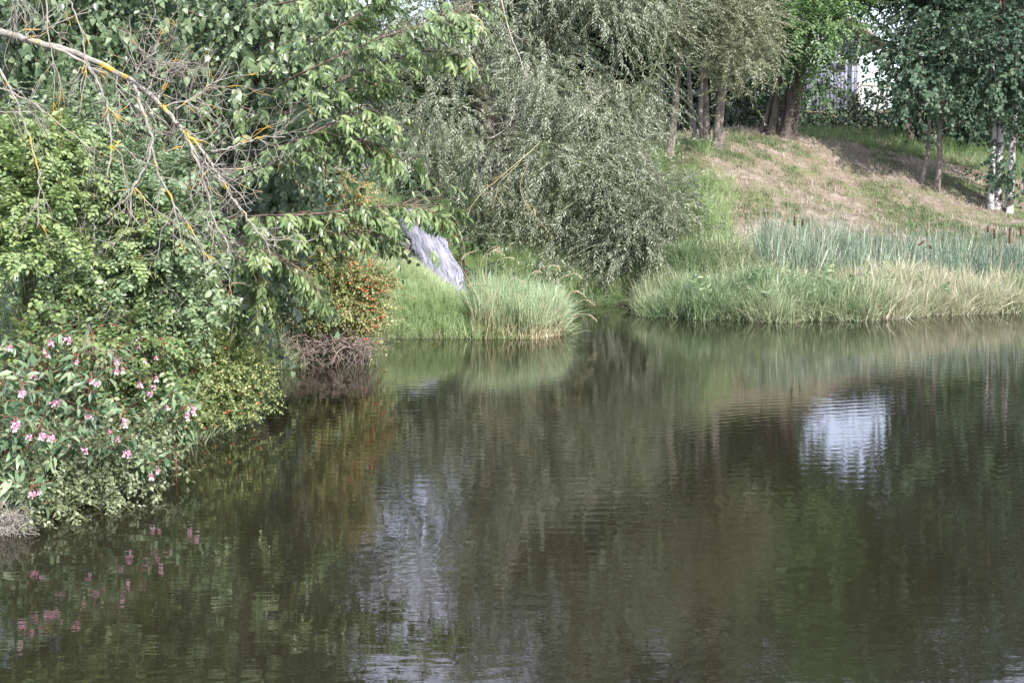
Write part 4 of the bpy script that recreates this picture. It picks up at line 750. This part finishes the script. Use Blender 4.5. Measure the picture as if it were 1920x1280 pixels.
for pts in ([(905, 560), (900, 500), (915, 470), (932, 462), (936, 470)], [(915, 560), (912, 490), (925, 470), (945, 478)], [(935, 570), (930, 500), (940, 485), (960, 483), (972, 492)], [(980, 570), (985, 530), (1000, 510), (1015, 510)], [(990, 570), (1000, 520), (1020, 500), (1045, 498), (1050, 506)],
            [(1010, 580), (1030, 540), (1050, 522), (1078, 512), (1090, 520)], [(960, 570), (955, 530), (965, 520), (985, 530)], [(1040, 590), (1060, 560), (1080, 545), (1098, 556)], [(1045, 600), (1075, 570), (1100, 562), (1112, 570)], [(900, 565), (875, 520), (865, 495), (872, 478), (890, 470)],
            [(1045, 610), (1080, 590), (1105, 590), (1118, 600)], [(930, 575), (905, 540), (890, 530), (880, 536)]):
    plume_stalk(t, pts, 17.3)
# right bank tall grass
g = Geo(); x, y = pts_in(13500, 1.5, 10.6, 18.7, 22.8, lambda x, y: (PX(x, y) > 1200) & (PX(x, y) < 2350) & (y < 20.9 + .9 * n2(x, y, .8, 2)))
k = sdist(x, y); px_ = PX(x, y); sz = .70 + .35 * rng.random(len(x)) - .25 * np.clip((1290 - px_) / 90, 0, 1); sz *= .35 + .75 * n2(x, y, 1.3, 17) + .60 * n2(x, y, 3.6, 18)
plant_up(g, T_['tuft'], x, y, sz * (1.25 - .2 * np.clip((px_ - 1600) / 200, 0, 1)), n2(x, y, 1.3, 12) * .55 + n2(x, y, 4, 13) * .3 - .45 + .10 * np.clip((px_ - 1640) / 200, 0, 1) - .12 * np.clip((1500 - px_) / 200, 0, 1), .36)
wx_, wy_ = pts_in(170, 1.9, 7.4, 18.7, 20.4, lambda x, y: (PX(x, y) > 1210) & (PX(x, y) < 1960)); nn_ = len(wx_); hz = .10 + .32 * rng.random(nn_)
scatter(g, T_['balsam'], np.stack([wx_, wy_, Z(wx_, wy_) + hz], -1), rng.normal(0, .5, (nn_, 3)) + (0, -.2, 1), np.tile((0, -1.0, .3), (nn_, 1)), .5 + .5 * rng.random(nn_), -.5 + .4 * rng.random(nn_))
x, y = pts_in(3000, 4.3, 10.6, 19.0, 22.2, lambda x, y: (PX(x, y) < 2350)); plant_up(g, T_['reed'], x, y, .45 + .3 * rng.random(len(x)), .0 + n2(x, y, 1.3, 12) * .45, .2)
stuff(g, 'bank_grass', [M['bankgrass'], M['twig_green']], 'long green and straw-coloured grass along the far shore')
# lush grass patch between willow and slope, cove bank
g = Geo(); x, y = pts_in(3600, 0.2, 3.6, 21.6, 25.5, lambda x, y: (PX(x, y) < 1330) & (PX(x, y) > 960) & (n2(x, y, 1.1, 14) > .35)); plant_up(g, T_['tuft'], x, y, .45 + .4 * rng.random(len(x)), n2(x, y, 1.2, 6) * .5 - .3, .25)
x, y = pts_in(1400, -1.6, 0.5, 21.6, 25.5, lambda x, y: (n2(x, y, 1.1, 14) > .5) & (PX(x, y) > 880)); plant_up(g, T_['tuft'], x, y, .35 + .4 * rng.random(len(x)), n2(x, y, 1.2, 6) * .5 - .35, .25)
x, y = pts_in(2600, -.4, 3.0, 20.5, 22.4, lambda x, y: (sdist(x, y) < .7) & (PX(x, y) > 960) & (PX(x, y) < 1230)); plant_up(g, T_['tuft'], x, y, .22 + .25 * rng.random(len(x)), -.35, .5)
stuff(g, 'cove_grass', M['grass'], 'green grass on the shaded bank behind the cove')
# short dry turf on the slope
g = Geo(); x, y = pts_in(40000, 2.3, 14, 22.6, 33, lambda x, y: (PX(x, y) > 1262) & (PX(x, y) < 2350)); nn = n2(x, y, 1.5, 21) * .6 + n2(x, y, 5, 22) * .4
gr = np.clip((PX(x, y) - 1262) / 150, 0, 1) * .35
k = rng.random(len(x)) < .35 + .9 * (nn > .52); x, y, nn, gr = x[k], y[k], nn[k], gr[k]
plant_up(g, T_['turf'], x, y, .6 + .8 * rng.random(len(x)), np.clip(.35 - (nn - .42) * 3.2, -.45, .4), .3)
stuff(g, 'slope_turf', M['dry'], 'short patchy dry turf on the slope')
g = Geo(); x, y = pts_in(260, 2.6, 9, 22.8, 29, lambda x, y: (PX(x, y) < 1960) & (n2(x, y, .9, 33) > .55)); plant_up(g, T_['tuft'], x, y, .28 + .2 * rng.random(len(x)), n2(x, y, 1.2, 6) * .5 - .2, .4)
x, y = pts_in(900, 2.6, 4.0, 22.2, 24.4, lambda x, y: (PX(x, y) < 1375) & (PX(x, y) > 1270)); plant_up(g, T_['tuft'], x, y, .35 + .3 * rng.random(len(x)), n2(x, y, 1.2, 6) * .4 - .1, .3)
x, y = pts_in(1500, 5, 12.5, 29.2, 32.5, lambda x, y: (PX(x, y) > 1480) & (PX(x, y) < 1990)); plant_up(g, T_['tuft'], x, y, .4 + .35 * rng.random(len(x)), n2(x, y, 1.2, 6) * .3 - .45, .3)  # blade tone lowered to paint in the tree shade on the crest
stuff(g, 'crest_grass', M['grass'], 'green weeds and uncut grass along the slope and its crest')
# cattail bed
g = Geo(); x, y = pts_in(1950, 2.9, 11.2, 20.6, 22.5, lambda x, y: (PX(x, y) > 1395) & (PX(x, y) < 2350) & (y > 20.9 + .25 * np.clip((PX(x, y) - 1500) / 200, 0, 1)))
w_ = np.clip((PX(x, y) - 1395) / 60, .2, 1); k = rng.random(len(x)) < w_ ; x, y = x[k], y[k]
plant_up(g, T_['cattail'], x, y, 0.54 + .26 * rng.random(len(x)) + .12 * n2(x, y, 1.4, 41), n2(x, y, 1.5, 42) * .5 - .2 + (rng.random(len(x)) < .1) * .5, .13)
o = g.obj('cattail_reeds', M['cattail']); tag(o, 'dense bed of blue-green cattail blades at the foot of the slope', 'reeds', kind='stuff')
ch = [(1490, 405, 424, 0, 21.2, 'cattail with a reddish brown head at the left of the reed bed'), (1505, 410, 424, 2, 21.3, 'cattail with a nearly black head beside the reddish one'), (1866, 428, 448, -8, 20.9, 'cattail with a slightly leaning head near the right end'), (1893, 426, 456, 1, 20.8, 'cattail with the longest upright brown head'),
      (1914, 424, 444, 0, 20.8, 'cattail with a slim head at the right edge'), (1722, 452, 460, 55, 20.7, 'cattail bent over with its head nearly level'), (1748, 460, 466, -50, 20.7, 'small bent cattail head low among the blades'), (1852, 424, 436, 3, 21.0, 'cattail with a short dark head left of the leaning one')]
for (px, y0, y1, tilt, D, lab) in ch:
    p0, p1 = P(px, y1, D), P(px + math.tan(math.radians(tilt)) * (y1 - y0), y0, D); gz = float(Z(p0[0], p0[1])); t = thing('cattail', lab, 'cattail', (p0[0], p0[1], gz), 'brown-headed cattails in the reed bed')
    g = Geo(); tube(g, [(p0[0] - .02, p0[1], gz - .03), (p0[0], p0[1], (gz + p0[2]) / 2), p0], [.005, .004, .0035], 5); g.obj('stem', M['cattail'], t, smooth=True)
    d = p1 - p0; g = Geo(); s = np.array([0, .04, .12, .88, .96, 1, 1.02, 1.35]); q = np.array([.004, .011, .0135, .0135, .011, .004, .002, .001]); tube(g, p0 + s[:, None] * d, q, 8); g.obj('seed_head', M['cathead'], t, smooth=True)
for (px, py, lab) in ((1612, 515, 'flowering stem with lilac blossom in the bank grass'), (1636, 503, 'shorter lilac-flowered stem right of the first')):
    p = P(px, py, 20.2); gz = float(Z(p[0], p[1])); t = thing('loosestrife_plant', lab, 'flowering plant', (p[0], p[1], gz)); g = Geo(); tube(g, [(p[0], p[1], gz - .02), p, p + (0, 0, .15)], [.004, .003, .002], 4); g.obj('stem', M['twig_green'], t)
    g = Geo()
    for i in range(40):
        a = rng.random() * 6.283; c = p + (0, 0, -.08 + .22 * rng.random()); e = c + np.array((math.cos(a), math.sin(a), .3)) * .022; s = np.array((-math.sin(a), math.cos(a), 0)) * .008; g.add([c, e - s, e + s], [(0, 1, 2)], rng.random())
    g.obj('blossom', M['lilacpetal'], t)
# dry fluff of grass at waterline, near left
g = Geo(); x, y = pts_in(420, -3.3, -1.9, 7.3, 9.6); plant_up(g, T_['tuft'], x, y, .15 + .25 * rng.random(len(x)), -.2 + rng.random(len(x)) * .7, .6)
x, y = pts_in(2500, -5, -1.8, 9, 16.5); plant_up(g, T_['tuft'], x, y, .4 + .4 * rng.random(len(x)), rng.random(len(x)) * .3 - .2, .3)
stuff(g, 'bank_weeds', M['bankgrass'], 'dry and green weeds on the near left bank')
# dead collapsed blades at the shore (straw heap)
g = Geo(); x, y = pts_in(60, 4.1, 4.7, 19.1, 19.6); plant_up(g, T_['tuft'], x, y, .5 + .3 * rng.random(len(x)), .45, .9); x, y = pts_in(300, 2.8, 6, 18.7, 19.6, lambda x, y: sdist(x, y) < .25); plant_up(g, T_['tuft'], x, y, .45 + .3 * rng.random(len(x)), .35, 1.2)
stuff(g, 'fallen_straw', M['dry'], 'fallen straw-coloured blades at the waterline')

# ------------------------------------------------------------------ waterfall, stones
t = thing('waterfall', 'small white cascade pouring down the bank behind the grassy point', 'waterfall', P(850, 540, 20.7)); g = Geo(); nu, nv = 26, 44; v, va, al = [], [], []
cl = [(752, 398, 22.4), (778, 416, 22.1), (803, 455, 21.5), (824, 500, 21.0), (838, 545, 20.6), (844, 590, 20.5)]; cw = [20, 30, 33, 34, 36, 40]
cc, ww = smooth_path([P(*q) for q in cl], cw, 12); cc = cc[:61]; n_ = len(cc)
for i in range(n_):
    for j in range(nu):
        u = j / (nu - 1) - .5; wd = ww[i] * 2 * 21 / F * (0.80 + .22 * float(n2(np.array(i * .23), np.array(0.), 1, 71)) + .14 * float(n2(np.array(i * .9), np.array(5. if u > 0 else 9.), 1, 72)))
        bulge = .10 * math.cos(u * math.pi) + .05 * float(vnoise(np.array((u * 5, i * .16, 3.)), 5)) + .015 * float(vnoise(np.array((u * 22, i * .3, 1.)), 6))
        v.append(cc[i] + np.array((u * wd, -bulge - .12 * u, .10 * u + .03 * float(vnoise(np.array((u * 8, i * .35, 9.)), 8))))); va.append(u + .5); al.append(i / n_ * 2.2)
tr = []
for i in range(n_ - 1):
    for j in range(nu - 1): a = i * nu + j; tr += [(a, a + 1, a + nu + 1), (a, a + nu + 1, a + nu)]
g.add(v, tr, va, al); g.obj('falling_water', M['fall'], t, smooth=True)
g = Geo()
for i in range(1600):                                    # droplets torn off the edges
    k = rng.integers(4, n_); u = rng.choice((-1, 1)) * (.36 + .16 * rng.random()) * ww[k] * 2 * 21 / F; p = cc[k] + np.array((u, -.12 - .06 * rng.random(), rng.normal(0, .03))); s = .003 + .007 * rng.random()
    g.add(p + s * np.array([(1, 0, -.5), (-1, 0, -.5), (0, 1, -.5), (0, 0, 1.6)]), [(0, 1, 3), (1, 2, 3), (2, 0, 3), (0, 2, 1)], .5, .9)
g.obj('spray', M['fall'], t)
def stone(name, label, c, sz, seed, rot=0.0):
    r = np.random.default_rng(seed); n = 9; V, T = [], []; 
    for ax in range(3):
        for sg in (-1, 1):
            b0 = len(V)
            for i in range(n):
                for j in range(n):
                    p = [0, 0, 0]; p[ax] = sg; p[(ax + 1) % 3] = 2 * i / (n - 1) - 1; p[(ax + 2) % 3] = 2 * j / (n - 1) - 1; V.append(p)
            for i in range(n - 1):
                for j in range(n - 1):
                    a = b0 + i * n + j; q = (a, a + n, a + n + 1, a + 1) if sg > 0 else (a, a + 1, a + n + 1, a + n); T += [(q[0], q[1], q[2]), (q[0], q[2], q[3])]
    V = np.array(V, float); V = V / (np.sum(np.abs(V) ** 9, 1) ** (1 / 9))[:, None]; V = V * (1 + .14 * (vnoise(V * 2.2 + seed, 1) - .5)[:, None] + .07 * (vnoise(V * 7 + seed, 2) - .5)[:, None])
    V = V * np.array(sz) / 2; cr_, sr_ = math.cos(rot), math.sin(rot); V = V @ np.array([[cr_, sr_, 0], [-sr_, cr_, 0], [0, 0, 1]]); g = Geo(); g.add(V, T)
    o = g.obj(name, M['stone'] if name != 'rock' else M['rock'], smooth=True); o.location = Vector([float(q) for q in c]); tag(o, label, 'stone'); return o
stone('stone_block', 'large squared grey stone block on the shaded bank above the waterfall', P(655, 304, 23.4), (.58, .5, .28), 3, .12)
stone('stone_block', 'flat dark stone slab supporting the large squared block', P(662, 329, 23.45), (.46, .45, .12), 5, .05)
stone('stone_block', 'rounded stone block at the left of the squared one', P(606, 306, 23.5), (.30, .45, .30), 8, -.1)
stone('rock', 'wet dark rock under the left edge of the waterfall', P(757, 478, 21.75), (.36, .35, .36), 9, .3)
stone('rock', 'brown rock on the bank right of the waterfall', P(885, 470, 22.2), (.4, .35, .35), 12, .8)
stone('rock', 'low dark rock at the water under the willow', Vector((1.5, 21.75, 0.0)), (.5, .3, .16), 14, .1)

# ------------------------------------------------------------------ house and log swing frame behind
HD = 75.0; hx = lambda px: (px - 960) / F * HD
zt = lambda py: float(P(1500, py, HD)[2])
base_z = float(Z(hx(1500), HD)); t = thing('house', 'white boarded house with a brown tiled roof seen between the trees', 'house', (hx(1450), HD, base_z))
def box(g, x0, x1, y0, y1, z0, z1, var=.5):
    v = [(x, y, z) for x in (x0, x1) for y in (y0, y1) for z in (z0, z1)]
    g.add(v, [(0, 1, 3), (0, 3, 2), (4, 6, 7), (4, 7, 5), (0, 4, 5), (0, 5, 1), (2, 3, 7), (2, 7, 6), (0, 2, 6), (0, 6, 4), (1, 5, 7), (1, 7, 3)], var)
x0, x1, ze, zr = hx(1300), hx(1601), zt(70), zt(-40); xm = (x0 + x1) / 2
g = Geo(); n = 46; bw = (x1 - x0) / n
for i in range(n):
    a, b = x0 + i * bw, x0 + (i + 1) * bw; top = zr - (zr - ze) * abs((a + b) / 2 - xm) / (xm - x0); box(g, a + .006, b - .006, HD, HD + .05 + .012 * (i % 2), base_z - .3, top)
box(g, x0, x1, HD + .08, HD + 7, base_z - .3, ze); g.obj('wall', M['board'], t)
g = Geo(); ov = 1.1; zo = (zr - ze) / (xm - x0) * ov
for sg in (-1, 1):
    e = xm + sg * ((xm - x0) + ov); th = .16; v = []
    for (xx, zz) in ((xm, zr + .25), (e, ze - zo + .25)):
        for yy in (HD - 1.1, HD + 7.6): v += [(xx, yy, zz), (xx, yy, zz + th)]
    g.add(v, [(0, 4, 6), (0, 6, 2), (1, 3, 7), (1, 7, 5), (0, 1, 5), (0, 5, 4), (2, 6, 7), (2, 7, 3), (4, 5, 7), (4, 7, 6)])
g.obj('roof', M['rooftile'], t)
g = Geo(); wx = hx(1568); box(g, wx - .28, wx + .28, HD - .06, HD - .012, zt(134), zt(110)); w = g.obj('window', M['board'], t); g = Geo(); box(g, wx - .22, wx + .22, HD - .075, HD - .062, zt(132), zt(112)); w2 = g.obj('pane', M['glass'], t)
mw = w2.location.copy(); w2.parent = w; w2.location = (0, 0, 0)
g = Geo(); tube(g, [(hx(1597), HD - .5, base_z - .2), (hx(1597), HD - .5, ze - .2)], .09, 8); g.obj('porch_post', M['board'], t)
FD = 60.0; fx = lambda px: (px - 960) / F * FD; fz = lambda py: float(P(1600, py, FD)[2]); gz = float(Z(fx(1640), FD))
t = thing('swing_frame', 'wooden log swing frame standing beside the white house', 'swing frame', (fx(1630), FD, gz))
g = Geo(); tube(g, [(fx(1600), FD, fz(158)), (fx(1662), FD, fz(162))], .06, 10, wob=.06); g.obj('beam', M['log'], t, smooth=True)
for (xa, xb, yy) in ((1644, 1656, -.6), (1648, 1640, .6), (1604, 1596, -.6), (1604, 1612, .6)):
    g = Geo(); tube(g, [(fx(xa), FD, fz(160)), (fx(xb), FD + yy, gz - .1)], .05, 8, wob=.06); g.obj('leg', M['log'], t, smooth=True)
for xx in (1617, 1628):
    g = Geo(); tube(g, [(fx(xx), FD, fz(160)), (fx(xx), FD, gz + .45)], .014, 5); g.obj('rope', M['twig'], t)
g = Geo(); box(g, fx(1615), fx(1630), FD - .1, FD + .1, gz + .42, gz + .46); g.obj('seat', M['log'], t)
